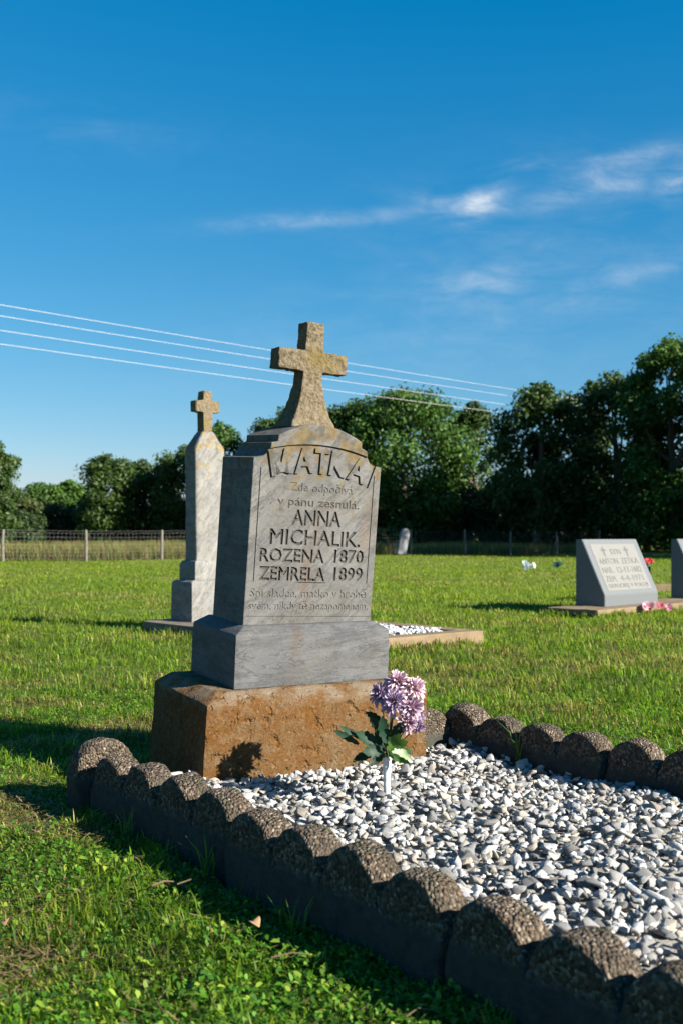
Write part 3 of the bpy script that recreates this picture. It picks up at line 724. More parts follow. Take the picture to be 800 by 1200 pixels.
def blossom(c, face, rad, c_in, c_out, n_rings=4, droop=.0, seed=0):
    r = random.Random(seed); face = face.normalized(); a = face.orthogonal().normalized(); b = face.cross(a)
    vs, fs, cs = [], [], []
    def P(th, rr, h): return c+(a*math.cos(th)+b*math.sin(th))*rr+face*h
    for k_ in range(n_rings):
        n = 9+k_*3; R1 = rad*(.42+.58*k_/(n_rings-1)); lift = rad*(.75-.8*k_/(n_rings-1))
        for i in range(n):
            th = 2*math.pi*(i+.5*(k_ % 2))/n+r.uniform(-.12, .12); wd = (1.35*math.pi/n)*r.uniform(.8, 1.1); L = R1*r.uniform(.85, 1.1); l_ = lift+rad*r.uniform(-.15, .15)
            i0 = len(vs); cup = rad*.1
            vs += [P(th, rad*.06, 0), P(th-wd*.7, L*.5, l_*.55+cup), P(th+wd*.7, L*.5, l_*.55+cup), P(th, L*.55, l_*.5),
                   P(th-wd*.55, L*.88, l_*.95+cup*.4), P(th+wd*.55, L*.88, l_*.95+cup*.4), P(th, L*.9, l_*.88), P(th+r.uniform(-.05, .05), L*1.04, l_*1.0-rad*.05)]
            fs += [(i0, i0+1, i0+3), (i0, i0+3, i0+2), (i0+1, i0+4, i0+6, i0+3), (i0+3, i0+6, i0+5, i0+2), (i0+4, i0+7, i0+6), (i0+6, i0+7, i0+5)]
            ci, co = np.array(c_in)*r.uniform(.8, 1.15), np.array(c_out)*r.uniform(.85, 1.15)
            cs += [ci, ci*.6+co*.4, ci*.6+co*.4, ci*.6+co*.4, co, co, co, co]
    return vcol_obj('blossom', vs, fs, cs, M_PETAL, bq)
PINK = ((.30, .10, .20), (.60, .47, .52)); PURP = ((.16, .085, .20), (.34, .26, .37)); MAUV = ((.23, .09, .20), (.52, .40, .47))
heads = [((466, 803), .00, (.1, -.5, .9), 22, PINK), ((484, 808), -.02, (.5, -.4, .7), 18, PINK), ((447, 815), -.015, (-.6, -.5, .5), 19, PURP), ((461, 822), -.045, (-.2, -1, .2), 20, PURP),
         ((480, 828), -.04, (.6, -.8, .25), 20, MAUV), ((476, 845), -.045, (.5, -.9, -.1), 17, MAUV), ((486, 840), .0, (.9, -.3, 0), 16, PURP), ((462, 812), .05, (-.1, .7, .7), 18, MAUV), ((488, 850), -.03, (.7, -.6, -.3), 12, PURP)]
for i, ((px, py), dy, fc, rp, cc) in enumerate(heads):
    blossom(rel(px, py, dy), Vector(fc), rp*.92*PXM, cc[0], cc[1], 4, seed=50+i)
    bm = bmesh.new(); e = rel(px, py, dy); tube(bm, [Vector((0, 0, -.06)), Vector((e.x*.15, e.y*.2, .02)), e*.6, e], [.0022, .002, .0018, .0015], 6); from_bm('stem', bm, M_STEM, bq, True)
def leaf(base, tip, width, col, seed, ser=5, fold=.35):
    r = random.Random(seed); ax = tip-base; L = ax.length; side = ax.cross(Vector((r.uniform(-.5, .5), -.9, r.uniform(-.2, .5)))).normalized(); up = side.cross(ax).normalized()
    vs, fs, cs = [], [], []; n = 9
    for i in range(n+1):
        t = i/n; wd = width*math.sin(math.pi*min(1, t*.93+.06))**.75*(1 if i % 2 else .72)
        m = base+ax*t-up*(L*.12*math.sin(math.pi*t)); j = len(vs)
        vs += [m+side*wd+up*wd*fold, m, m-side*wd+up*wd*fold]
        cc = np.array(col)*r.uniform(.8, 1.2); cs += [cc*1.0, cc*1.25, cc*1.0]
        if i: fs += [(j-3, j-2, j+1, j), (j-2, j-1, j+2, j+1)]
    return vcol_obj('leaf', vs, fs, cs, M_LEAF, bq)
DG, BG, VG = (.012, .035, .02), (.06, .13, .025), (.35, .45, .25)
for i, (b, t, wd, c, dy0, dy1) in enumerate([((432, 868), (398, 849), 6, DG, -.01, -.06), ((440, 880), (414, 890), 7, DG, -.02, -.05), ((448, 872), (416, 856), 12, DG, -.02, -.07), ((450, 878), (424, 878), 11, DG, -.03, -.07),
        ((450, 865), (432, 838), 9, DG, -.02, -.05), ((452, 870), (446, 836), 10, DG, -.04, -.08), ((455, 868), (472, 842), 9, DG, -.04, -.08), ((456, 875), (476, 866), 9, BG, -.03, -.07), ((456, 882), (482, 878), 9, VG, -.03, -.06),
        ((456, 885), (478, 892), 7, BG, -.02, -.05), ((455, 878), (466, 856), 9, BG, -.05, -.08), ((450, 884), (432, 896), 7, DG, -.02, -.03), ((452, 880), (440, 862), 9, DG, .02, .07), ((455, 880), (470, 868), 9, DG, .02, .07),
        ((420, 872), (391, 853), 6, DG, -.03, -.07), ((428, 880), (412, 893), 5, DG, -.03, -.05), ((449, 850), (428, 835), 7, DG, .0, -.02), ((458, 870), (481, 888), 7, VG, -.045, -.07)]):
    leaf(rel(*b, dy0), rel(*t, dy1), wd*.78*PXM, c, i)
for i, (px, py, dy) in enumerate(((425, 870, -.03), (435, 885, -.02), (470, 872, -.03), (440, 855, -.03))):
    bm = bmesh.new(); e = rel(px, py, dy); tube(bm, [Vector((0, 0, -.06)), Vector((0, 0, .01)), e*.6+Vector((0, 0, .005)), e], [.002, .002, .0015, .001], 6); from_bm('stem', bm, M_STEM, bq, True)

# ------------------------------------------------------------------ obelisk plot
def local_box(rings, name, mat, parent, cuts=0, bev=.006, amp=0.0, fr=8, smooth=False):
    bm = loft_rect(rings, 0, bev)
    if cuts:
        bmesh.ops.subdivide_edges(bm, edges=[e for e in bm.edges if e.calc_length() > .06], cuts=cuts, use_grid_fill=True)
        displace(bm, amp, fr, random.random()*9)
    return from_bm(name, bm, mat, parent, smooth)
cb = empty('grave_curb', OB_N, math.radians(41)); tag(cb, 'low tan concrete curb framing the white gravel plot behind the main gravestone', 'curb')
CW, CH = .17, .10
local_box([(0, 1.55, 0, CW, -.06), (0, 1.55, 0, CW, CH)], 'front_curb', M_CURB, cb, 7, .008, .004)
local_box([(0, CW, CW+.003, 2.6, -.06), (0, CW, CW+.003, 2.6, CH)], 'side_curb', M_CURBG, cb, 7, .008, .004)
local_box([(1.55-CW, 1.55, CW+.003, 2.6, -.06), (1.55-CW, 1.55, CW+.003, 2.6, CH)], 'side_curb', M_CURB, cb, 7, .008, .004)
local_box([(CW+.003, 1.55-CW-.003, 1.75, 2.76, -.06), (CW+.003, 1.55-CW-.003, 1.75, 2.76, CH-.006)], 'head_slab', M_CURBG, cb, 7, .008, .004)
def small_gravel(name, P, r, b, w, d, n, z, label):
    pp = []; 
    for _ in range(n):
        q = P+r*random.uniform(0, w)+b*random.uniform(0, d); pp.append((q.x, q.y, z+random.uniform(-.012, .022)))
    cols = np.array([.5, .51, .52])[None]*(0.8+.3*rng.random(n))[:, None]
    me = rock_join(name, np.array(pp), rng.uniform(.016, .032, n)[:, None], cols, M_STONE); o = link(name, me, M_STONE); tag(o, label, 'gravel', kind='stuff')
small_gravel('white_gravel', OB_N+R41*.2+B41*.2, R41, B41, 1.16, 1.5, 1500, .085, 'white gravel filling the curbed plot of the tall marble pillar')
OBP = OB_N+R41*.40+B41*2.16+Vector((-.07, .27, 0))
ob = empty('pillar_monument', OBP+Vector((0, 0, CH-.005)), math.radians(41)); tag(ob, 'tall white marble pillar monument topped by small lichen covered cross', 'monument')
local_box([(-.25, .25, -.17, .17, 0), (-.248, .248, -.168, .168, .345), (-.22, .22, -.145, .145, .362)], 'base', M_OBEL, ob, 5, .008, .004, 9, True)
local_box([(-.19, .19, -.13, .13, .362), (-.188, .188, -.128, .128, .50), (-.17, .17, -.11, .11, .535)], 'plinth', M_OBEL, ob, 5, .006, .003, 9, True)
def shaft():
    bm = bmesh.new(); R = []
    for z, hx, hy, ch in ((.535, .150, .092, .008), (.60, .148, .090, .010), (1.30, .157, .090, .012), (1.535, .158, .090, .012), (1.66, .075, .062, .01), (1.69, .055, .05, .008)):
        R.append([bm.verts.new((sx*hx+(dx*ch), sy*hy+(dy*ch), z)) for sx, sy, dx, dy in ((-1, -1, 1, 0), (1, -1, -1, 0), (1, -1, 0, 1), (1, 1, 0, -1), (1, 1, -1, 0), (-1, 1, 1, 0), (-1, 1, 0, -1), (-1, -1, 0, 1))])
    bm.faces.new(R[0][::-1]); bm.faces.new(R[-1])
    for a, b in zip(R, R[1:]):
        for i in range(8): bm.faces.new((a[i], a[(i+1) % 8], b[(i+1) % 8], b[i]))
    bmesh.ops.subdivide_edges(bm, edges=[e for e in bm.edges if e.calc_length() > .06], cuts=7, use_grid_fill=True); displace(bm, .005, 8, 2.2)
    from_bm('shaft', bm, M_OBEL, ob, True)
shaft()
def small_cross():
    bm = bmesh.new()
    pr = [(x, z-.03) for x, z in [(-.048, 1.66), (.048, 1.66), (.043, 1.895), (.125, 1.895), (.125, 1.995), (.043, 1.995), (.043, 2.085), (-.043, 2.085), (-.043, 1.995), (-.125, 1.995), (-.125, 1.895), (-.043, 1.895)]]
    A = [bm.verts.new((x, -.05, z)) for x, z in pr]; B = [bm.verts.new((x, .05, z)) for x, z in pr]; n = len(pr)
    bm.faces.new(A); bm.faces.new(B[::-1])
    for i in range(n): bm.faces.new((A[i], A[(i+1) % n], B[(i+1) % n], B[i]))
    bmesh.ops.bevel(bm, geom=bm.edges[:], offset=.006, segments=2, affect='EDGES'); displace(bm, .004, 20, 1)
    from_bm('cross', bm, M_CROSS, ob)
small_cross()

# ------------------------------------------------------------------ slant markers on their slab
sb = empty('marker_slab', SL_N, math.radians(45)); tag(sb, 'long low concrete slab under the two grey slant markers', 'slab')
local_box([(0, 5, 0, .62, -.06), (0, 5, 0, .62, SZ)], 'slab', M_CURB, sb, 9, .01, .008, 5)
def slant(P, label, text):
    g = empty('slant_marker', P, math.radians(45)); tag(g, label, 'grave marker', 'slant markers on the slab')
    w_, d_, h_, f_ = 1.14, .365, .73, .125; tp = .082; K = 1.09
    bm = bmesh.new(); pr = [(0, 0), (0, f_), (d_-tp, h_), (d_, h_), (d_, 0)]      # (depth, height)
    A = [bm.verts.new((0, y, z)) for y, z in pr]; B = [bm.verts.new((w_, y, z)) for y, z in pr]
    bm.faces.new(A[::-1]); bm.faces.new(B)
    for i in range(5): bm.faces.new((A[i], A[(i+1) % 5], B[(i+1) % 5], B[i]))
    bmesh.ops.bevel(bm, geom=bm.edges[:], offset=.006, segments=2, affect='EDGES')
    from_bm('body', bm, M_GRANITE, g)
    sl_ = math.hypot(d_-tp, h_-f_); dy, dz = (d_-tp)/sl_, (h_-f_)/sl_; nrm = Vector((0, -dz, dy))
    S = lambda u, s, o: Vector((u, dy*s, f_+dz*s))+nrm*o
    bm = bmesh.new(); V = [bm.verts.new(S(u, s, o)) for o in (-.004, .003) for u, s in ((.105, .05), (w_-.105, .05), (w_-.105, sl_-.06), (.105, sl_-.06))]
    bm.faces.new(V[4:]); [bm.faces.new((V[i], V[(i+1) % 4], V[4+(i+1) % 4], V[4+i])) for i in range(4)]
    pn = from_bm('panel', bm, M_PANEL, g)
    for body, x, s, wd, cap in text:
        t = text_bm(body, cap*K/.72, .001, wd*K); place(t, lambda c: S(c.x+x*K, c.y+s*K, .0045+c.z)); from_bm('lettering', t, M_INK, pn)
    if text:
        for cx in (.30, .74):
            bm = bmesh.new()
            for x0, x1, s0, s1 in ((cx-.014, cx+.014, .415, .525), (cx-.042, cx+.042, .478, .5)):
                V = [bm.verts.new(S(u, s, .0055 if x1-x0 < .05 else .0058)) for u, s in ((x0*K, s0*K), (x1*K, s0*K), (x1*K, s1*K), (x0*K, s1*K))]; bm.faces.new(V)
            from_bm('cross_mark', bm, M_INK, pn)
    return g
SF.z = SZ-.003
slant(SF, 'grey slant marker with pale panel lettered SYN ANTON ZETKA', [('SYN', .42, .44, .20, .065), ('ANTON', .14, .335, .36, .066), ('ZETKA', .56, .335, .34, .066), ('NAR.', .14, .237, .20, .066), ('12-17-1882', .42, .237, .48, .066), ('ZEM.', .14, .143, .20, .066), ('4-4-1971', .42, .143, .44, .066), ('ODPOCIVEJ', .14, .074, .38, .045), ('V', .56, .074, .04, .045), ('POKOJI', .64, .074, .26, .045)])
slant(SF+R45*2.12, 'grey slant marker standing at the far end of the slab beyond the lettered one', [])
# flowers lying against the slab and behind the markers
def posy(name, P, cols, n, spread, rad, label, stem=None):
    g = empty(name, P); tag(g, label, 'flowers')
    vs, fs, cs = [], [], []; r = random.Random(hash(label) % 1000 if False else len(label))
    for i in range(n):
        c = Vector((r.gauss(0, spread), r.gauss(0, spread*.6), abs(r.gauss(0, spread*.6))+rad*.5)); fc = Vector((r.uniform(-1, 1), r.uniform(-1.2, .2), r.uniform(.1, 1))).normalized()
        a = fc.orthogonal().normalized(); b = fc.cross(a); col = np.array(cols[i % len(cols)])
        i0 = 0; vs, fs, cs = [], [], []
        for j in range(9):
            th = 2*math.pi*j/9; k0 = len(vs); wd = .33
            for rr, dt, h in ((.05, 0, 0), (.7, -wd, .25), (1, 0, .35), (.7, wd, .25)): vs.append(c+(a*math.cos(th+dt)+b*math.sin(th+dt))*rad*rr+fc*rad*h)
            fs.append((k0, k0+1, k0+2, k0+3)); cs += [col*.6, col, col*1.1, col]
        for j in range(5):
            th = 2*math.pi*j/5+.3; k0 = len(vs); wd = .5
            for rr, dt, h in ((.05, 0, .1), (.45, -wd, .5), (.6, 0, .7), (.45, wd, .5)): vs.append(c+(a*math.cos(th+dt)+b*math.sin(th+dt))*rad*rr+fc*rad*h)
            fs.append((k0, k0+1, k0+2, k0+3)); cs += [col*.6, col, col*1.1, col]
        vcol_obj('blossom', vs, fs, cs, M_PETAL, g)
    if stem:
        bm = bmesh.new(); tube(bm, [Vector((0, 0, -stem)), Vector((0, 0, .02))], [.03, .045], 8); from_bm('holder', bm, M_STEM, g)
    return g
posy('fallen_flowers', SL_N+R45*.92-B45*.10+Vector((0, 0, .04)), [(.75, .30, .40), (.80, .48, .55), (.55, .12, .2)], 9, .07, .05, 'pink artificial flowers lying in grass against the slab front')
posy('red_flowers', at(758, 662, 14.6), [(.5, .02, .03), (.6, .08, .08), (.35, .01, .02)], 10, .045, .05, 'red artificial flowers standing in a holder between the slant markers', .44)
posy('white_flowers', pix(618, 667, .02), [(.75, .78, .76), (.6, .68, .68)], 9, .06, .09, 'white artificial flowers lying alone on the far lawn')
posy('blue_flowers', pix(653, 665, .02), [(.05, .20, .24), (.1, .32, .38), (.03, .1, .1)], 9, .05, .09, 'teal blue artificial flowers lying on the far lawn by the marker')
c2 = empty('far_curb', pix(745, 692, 0), math.radians(-2)); tag(c2, 'low dark topped curb in the lawn behind the two slant markers', 'curb')
local_box([(0, 3.2, 0, .2, -.05), (0, 3.2, 0, .2, .09)], 'kerb_stone', M_CURB, c2, 5, .01, .006)

# ------------------------------------------------------------------ far leaning headstone
def headstone(P, yaw, lean, w_, h_, t_, label):
    g = empty('headstone', P, math.radians(yaw)); tag(g, label, 'headstone')
    bm = bmesh.new(); pr = [(-w_/2, -.1), (w_/2, -.1), (w_/2, h_*.8), (w_*.35, h_*.95), (0, h_), (-w_*.35, h_*.95), (-w_/2, h_*.8)]
    A = [bm.verts.new((x, 0, z)) for x, z in pr]; B = [bm.verts.new((x, t_, z)) for x, z in pr]; n = len(pr); bm.faces.new(A); bm.faces.new(B[::-1])
    for i in range(n): bm.faces.new((A[i], A[(i+1) % n], B[(i+1) % n], B[i]))
    bmesh.ops.bevel(bm, geom=bm.edges[:], offset=.01, segments=1, affect='EDGES')
    o = from_bm('slab', bm, M_FARW, g); o.rotation_euler = (0, math.radians(lean), 0)
    local_box([(-w_*.7, w_*.7, -.12, t_+.12, -.05), (-w_*.7, w_*.7, -.12, t_+.12, .10)], 'base', M_CURBG, g)
headstone(pix(470, 651.5), 30, 13, .42, 1.2, .14, 'pale leaning headstone in the shade before the far fence')

# ------------------------------------------------------------------ fence
FD = Vector((.817, .577, 0)); FP0 = Vector((-11.6, 37.5, 0))-FD*9.0
def gzf(p): return float(gz(p.x, p.y))
def build_fence():
    fe = empty('wire_fence', FP0); tag(fe, 'wooden post and wire mesh fence along the far edge of the lawn', 'fence')
    loc = lambda d, z: FD*d+Vector((0, 0, z))
    n = 14
    for i in range(n):
        d = i*3.0+random.uniform(-.12, .12)*(i > 4); h = 1.12+random.uniform(-.03, .04); g0 = gzf(FP0+FD*d); r = .055
        bm = bmesh.new(); tube(bm, [loc(d, g0-.2), loc(d+random.uniform(-.02, .02), g0+h*.6), loc(d+random.uniform(-.02, .02), g0+h-.02), loc(d, g0+h)], [r, r*.95, r*.9, r*.6], 8); from_bm('post', bm, M_POST, fe)
    for i in range(n-1):
        bm = bmesh.new(); d0 = i*3.0; g0 = gzf(FP0+FD*d0); g1 = gzf(FP0+FD*(d0+3))
        def strip(a, b, w0, vert):
            e = Vector((0, 0, w0)) if not vert else FD*w0; nrm = Vector((-FD.y, FD.x, 0))*w0
            q = [a-e, b-e, b+e, a+e]
            V = [bm.verts.new(p-nrm) for p in q]+[bm.verts.new(p+nrm) for p in q]
            for f in ((0, 1, 2, 3), (7, 6, 5, 4), (0, 4, 5, 1), (1, 5, 6, 2), (2, 6, 7, 3), (3, 7, 4, 0)): bm.faces.new([V[x] for x in f])
        for z in (.08, .2, .32, .45, .58, .71, .85, 1.0, 1.08): strip(loc(d0, g0+z), loc(d0+3, g1+z), .0020, False)
        for j in range(1, 20): d = d0+j*.15; g_ = g0+(g1-g0)*(j/20); strip(loc(d, g_+.08), loc(d, g_+1.0), .0015, True)
        o = from_bm('wire_mesh', bm, M_WIRE, fe); o['kind'] = 'stuff'
build_fence()
def tall_grass():
    n = 52000; d = rng.random(n)*48-4; t = rng.random(n)**1.3*22+.25
    x = FP0.x+FD.x*d-FD.y*t; y = FP0.y+FD.y*d+FD.x*t
    p = patch(x, y, .5, 1.0)
    P = np.stack([x, y, gz(x, y)-.02], -1); H = (.40+.35*rng.random(n))*(.7+.5*p); W = .018+.022*rng.random(n)
    cs = np.array([[.11, .125, .03], [.15, .13, .048], [.075, .10, .022], [.18, .12, .06]]); c = cs[rng.integers(0, 4, n)]*(1.05+.5*rng.random(n))[:, None]
    me = blade_mesh('tall_grass', P, H, W, rng.random(n)*6.28, .2+.5*rng.random(n), c, c*1.1+np.array([.02, .012, .004]))
    o = link('tall_grass', me, M_BLADE); tag(o, 'tall unmown meadow grass growing behind the wire fence', 'grass', kind='stuff')
tall_grass()

# ------------------------------------------------------------------ trees
def leaf_cloud(clusters, n_per, size, cols):
    """leaf-sized bent faces on the shells of many clumps"""
    cs = np.array([c[:3] for c in clusters]); rs = np.array([c[3] for c in clusters]); m = len(cs)
    idx = np.repeat(np.arange(m), n_per); n = len(idx)
    d = rng.normal(size=(n, 3)); d[:, 2] = d[:, 2]*.9+.15; d /= np.linalg.norm(d, axis=1)[:, None]
    rad = rs[idx]*(.35+.9*rng.random(n)**.8)
    P = cs[idx]+d*rad[:, None]*np.array([1, 1, .8])
    nrm = d*.7+rng.normal(size=(n, 3))*.55+np.array([0, 0, .25]); nrm /= np.linalg.norm(nrm, axis=1)[:, None]
    t = np.cross(nrm, rng.normal(size=(n, 3))); t /= np.linalg.norm(t, axis=1)[:, None]; b = np.cross(nrm, t)
    s = (size*(.6+.8*rng.random(n)))[:, None]
    v = np.stack([P-t*s, P+b*s*.55-nrm*s*.12, P+t*s, P-b*s*.55-nrm*s*.12], 1).reshape(-1, 3)
    cc = cols[idx % len(cols)]*(0.75+.5*rng.random(n))[:, None]
    return np_mesh('crown', v, np.arange(n*4), np.arange(n)*4, np.full(n, 4), np.repeat(cc, 4, 0))
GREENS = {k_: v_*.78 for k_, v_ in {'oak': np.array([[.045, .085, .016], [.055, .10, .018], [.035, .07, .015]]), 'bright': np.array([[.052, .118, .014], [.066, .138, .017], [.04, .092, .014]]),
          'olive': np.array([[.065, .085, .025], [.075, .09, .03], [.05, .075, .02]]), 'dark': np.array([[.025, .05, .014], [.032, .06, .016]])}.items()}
def tree(P, height, rx, kind, label, low=.22, n_cl=66, n_per=170, leafs=.125, seed=0, name='tree', gname='trees behind the far fence'):
    r = random.Random(seed); g = empty(name, P); tag(g, label, 'tree' if name != 'bush' else 'bush', gname)
    z0 = height*low; cz = (height+z0)/2; rz = (height-z0)/2
    cl_ = []
    while len(cl_) < n_cl:
        a = r.uniform(0, 6.283); zz = r.uniform(-1, 1); q = r.uniform(.35, 1)**.5
        prof = math.sqrt(max(0, 1-abs(zz)**2.3)) if zz > 0 else 1-.22*zz*zz
        rc = r.uniform(.15, .34)*rx*(1.15 if rx < 3.2 else 1)
        if zz*rz+cz+rc*.7 > height: zz = (height-rc*.7-cz)/rz*r.uniform(.85, 1)
        cl_.append((math.cos(a)*prof*q*(rx-rc*.6), math.sin(a)*prof*q*(rx-rc*.6), cz+zz*rz*.93, rc))
    # a leading clump at the very top so the height is met
    cl_.append((r.uniform(-.2, .2)*rx, 0, height-.2*rx*.7, .2*rx))
    bm = bmesh.new(); tr = max(.08, height*.022)
    lean_ = Vector((r.uniform(-.06, .06)*height, r.uniform(-.06, .06)*height, 0))
    mid = [Vector((0, 0, -.2)), lean_*.3+Vector((0, 0, height*.2)), lean_*.7+Vector((0, 0, height*.5)), lean_+Vector((0, 0, height*.82))]
    tube(bm, mid, [tr*1.3, tr, tr*.65, tr*.2], 8)
    for i in range(9):
        c = cl_[r.randrange(len(cl_))]; t = r.uniform(.15, .6)
        s0 = lean_*t+Vector((0, 0, height*t)); e = Vector(c[:3]); m_ = (s0+e)/2+Vector((0, 0, -.05*height))
        tube(bm, [s0, m_, e], [tr*.5, tr*.32, tr*.1], 6)
    from_bm('trunk', bm, M_BARK, g, True)
    me = leaf_cloud(cl_, n_per, leafs, GREENS[kind]); link('crown', me, M_LEAF, g)
    return g
def T(px, top, Y, rpx, kind, label, **kw):
    x = (px-400)/F_PX*Y; h = CAM_H+(HOR-top)/F_PX*Y
    return tree(Vector((x, Y, float(gz(x, Y)))), h, rpx/F_PX*Y, kind, label, seed=int(px*7+top), **kw)
T(-10, 513, 72, 36, 'oak', 'tall grey green tree with pointed outline beyond the wire fence', low=.0, n_cl=90)
T(52, 566, 86, 34, 'bright', 'small yellow green tree between the pointed tree and the round dark tree', low=.0)
T(84, 562, 88, 26, 'bright', 'bright green low tree beside the small yellow green tree', low=.0)
T(20, 580, 80, 34, 'olive', 'olive green shrubby tree at the foot of the pointed tree', low=.03)
T(128, 532, 80, 40, 'oak', 'rounded green tree with domed crown beyond the middle fence posts', low=.0, n_cl=84)
T(172, 538, 83, 38, 'oak', 'dark broad tree next to the domed tree beyond the fence', low=.0, n_cl=84)
T(214, 522, 80, 38, 'oak', 'tree rising just beside the marble pillar monument', low=.0, n_cl=84)
T(262, 494, 76, 40, 'bright', 'tree with bright top between pillar monument and gravestone', low=.0, n_cl=84)
T(330, 476, 74, 44, 'oak', 'tree hidden behind the leaning gravestone with its top beside the cross foot', low=.0, n_cl=84)
T(408, 468, 70, 48, 'oak', 'green tree right behind the gravestone tablet', low=.0, n_cl=90)
T(474, 452, 68, 84, 'bright', 'large bright green spreading tree crossed by the power lines', low=.0, n_cl=170, n_per=190)
T(548, 472, 72, 44, 'oak', 'duller tree at the edge of the large spreading tree', low=.0, n_cl=90)
T(628, 448, 60, 58, 'oak', 'dark leafy tree with uneven top beyond the teal blue flowers', low=.06, n_cl=90)
T(674, 462, 66, 46, 'oak', 'tree filling the gap behind the lettered slant marker', low=.03, n_cl=80)
T(724, 436, 60, 62, 'oak', 'broad dark tree rising behind the slant markers', low=.04, n_cl=100)
T(792, 396, 56, 74, 'bright', 'tallest tree with sunlit top beyond the far slant marker', low=.03, n_cl=130, n_per=190)
T(890, 380, 54, 80, 'oak', 'tall tree past the tallest tree along the wood edge', low=.03, n_cl=100)
BUSH = ((592, 556, 66, 40, 'between the spreading tree and the uneven dark tree'), (646, 566, 68, 40, 'under the uneven dark tree by the teal flowers'), (520, 552, 70, 46, 'under the duller tree'), (446, 566, 70, 46, 'beside the leaning far headstone'),
        (700, 560, 66, 46, 'under the tree behind the lettered marker'), (756, 552, 64, 48, 'between the two slant markers'), (815, 548, 62, 50, 'behind the far slant marker'), (360, 550, 78, 50, 'behind the gravestone tablet'),
        (290, 560, 80, 50, 'between pillar monument and gravestone'), (238, 580, 84, 40, 'right behind the marble pillar'), (152, 588, 84, 48, 'under the domed tree'), (70, 592, 84, 44, 'under the bright low tree'), (18, 600, 76, 40, 'under the pointed tree'))
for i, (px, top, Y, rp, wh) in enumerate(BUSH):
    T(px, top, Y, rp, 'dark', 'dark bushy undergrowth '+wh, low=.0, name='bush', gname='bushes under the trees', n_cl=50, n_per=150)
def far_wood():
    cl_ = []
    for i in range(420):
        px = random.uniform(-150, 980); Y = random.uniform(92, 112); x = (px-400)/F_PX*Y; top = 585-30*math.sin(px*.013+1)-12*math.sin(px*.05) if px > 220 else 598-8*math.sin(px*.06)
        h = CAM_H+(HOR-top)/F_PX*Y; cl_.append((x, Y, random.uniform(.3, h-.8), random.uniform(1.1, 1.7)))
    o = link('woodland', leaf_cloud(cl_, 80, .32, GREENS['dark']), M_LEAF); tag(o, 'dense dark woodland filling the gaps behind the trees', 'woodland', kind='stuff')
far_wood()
# the wood continues past the frame and shades the far lawn
for i, (x, y, h, rx) in enumerate(((21.5, 36.5, 13.5, 4.3), (20.5, 41.5, 15, 4.6), (21, 48, 14, 5), (25.5, 39, 15.5, 5), (30.5, 36.5, 15.5, 5), (28, 46, 15, 5), (36, 34, 16, 5), (27, 53, 14, 5))):
    tree(Vector((x, y, 0)), h, rx, 'oak', 'tall oak of the wood edge standing past the slant markers', low=.1, n_cl=70, seed=900+i)

# ------------------------------------------------------------------ power lines
def cables():
    s0 = Vector((-11.9, 38, 0)); d = Vector((.69, .724, 0))
    for i, (y0, lab) in enumerate(((357, 'topmost thin power line crossing the sky'), (370, 'second highest thin power line crossing the sky'), (387, 'third thin power line below the upper pair'), (403, 'lowest thin power line passing before the spreading tree'))):
        z = CAM_H+(HOR-y0)/F_PX*38; bm = bmesh.new(); pts = []
        for j in range(25):
            t = -25+j*4.0; sag = .5*((t-10)/45)**2-.02
            pts.append(s0+d*t+Vector((0, 0, z+sag*.6)))
        tube(bm, pts, .009, 6); o = from_bm('power_line', bm, M_CABLE, None, True); tag(o, lab, 'power line', 'power lines overhead')
cables()

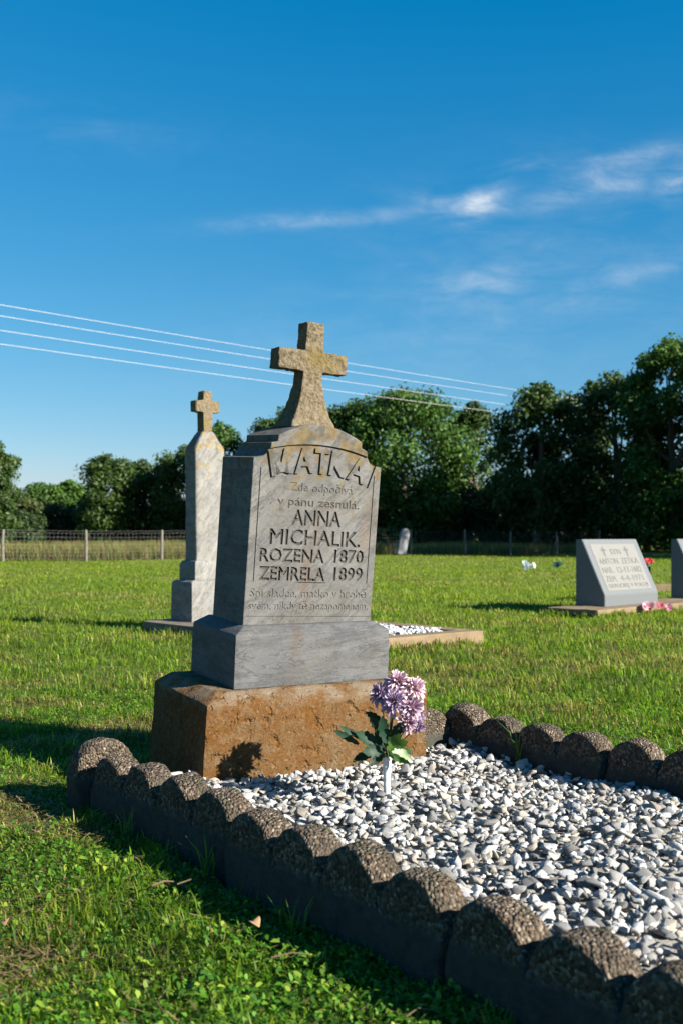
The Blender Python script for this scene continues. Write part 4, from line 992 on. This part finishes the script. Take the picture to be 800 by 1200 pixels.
# ------------------------------------------------------------------ small things in the grass
def tuft(P, n, h, label, wd=.006, seed=0):
    r = np.random.default_rng(seed); hd = r.random(n)*6.28; Pp = np.array(P)[None]+np.stack([r.normal(0, .012, n), r.normal(0, .012, n), np.zeros(n)], -1)
    c = np.array([.10, .19, .03])*(0.8+.5*r.random(n))[:, None]
    me = blade_mesh('grass_tuft', Pp, h*(.5+.5*r.random(n)), np.full(n, wd), hd, .15+.5*r.random(n), c, c*1.2)
    o = link('grass_tuft', me, M_BLADE); tag(o, label, 'grass tuft')
tuft((-.335, 2.73, -.01), 12, .13, 'tall green grass tuft at the joint of the sunlit topped edging row', .006, 1)
tuft((-.60, 3.06, -.01), 12, .13, 'thin grass tuft before the edging block nearest the base', .004, 2)
tuft(tuple(along(HEAD_R, .42)-RR*.02+Vector((0, 0, .07))), 7, .16, 'long grass blades growing inside the dark shaded edging row', .006, 3)
tuft((-.10, 2.34, -.01), 14, .10, 'short grass tuft at the foot of the second sunlit topped edging block', .005, 4)
def dry_leaf(P, s, label, seed):
    r = random.Random(seed); vs, fs = [], []; n = 8
    for i in range(n+1):
        t = i/n; wd = s*.42*math.sin(math.pi*min(1, t*.95+.03)); z = s*.25*math.sin(t*3)
        vs += [(s*(t-.5), -wd, z+wd*.5), (s*(t-.5), 0, z), (s*(t-.5), wd, z+wd*.4)]
        if i: j = 3*i; fs += [(j-3, j-2, j+1, j), (j-2, j-1, j+2, j+1)]
    me = bpy.data.meshes.new('dry_leaf'); me.from_pydata(vs, [], fs); o = link('dry_leaf', me, M_DRY, None, True)
    md = o.modifiers.new('s', 'SOLIDIFY'); md.thickness = .0008
    o.location = P; o.rotation_euler = (r.uniform(-.4, .8), r.uniform(-.3, .3), r.uniform(0, 6)); tag(o, label, 'leaf')
p = pix(299, 1090, .03); dry_leaf((p.x, p.y, .04), .032, 'small tan dry leaf lying in the grass by the edging', 3)
p = pix(8, 1085, .03); dry_leaf((p.x, p.y, .035), .022, 'pinkish dry leaf lying in the open grass', 5)
def twig(p0, p1, z, label, rad=.0028):
    a, b = pix(*p0, z), pix(*p1, z); bm = bmesh.new(); m = (a+b)/2+Vector((.004, 0, .006)); tube(bm, [a, m, b], [rad, rad*.9, rad*.5], 6)
    o = from_bm('twig', bm, M_TWIG, None, True); tag(o, label, 'twig')
twig((178, 1038), (204, 1033), .035, 'short brown twig in the grass near the sunlit topped edging row', .0028)
twig((208, 1036), (236, 1031), .035, 'pale thin stick pointing at the sunlit topped edging', .002)
twig((318, 1122), (362, 1118), .03, 'long dry stem lying by the second sunlit topped edging block', .002)
print('objects', len(bpy.data.objects))
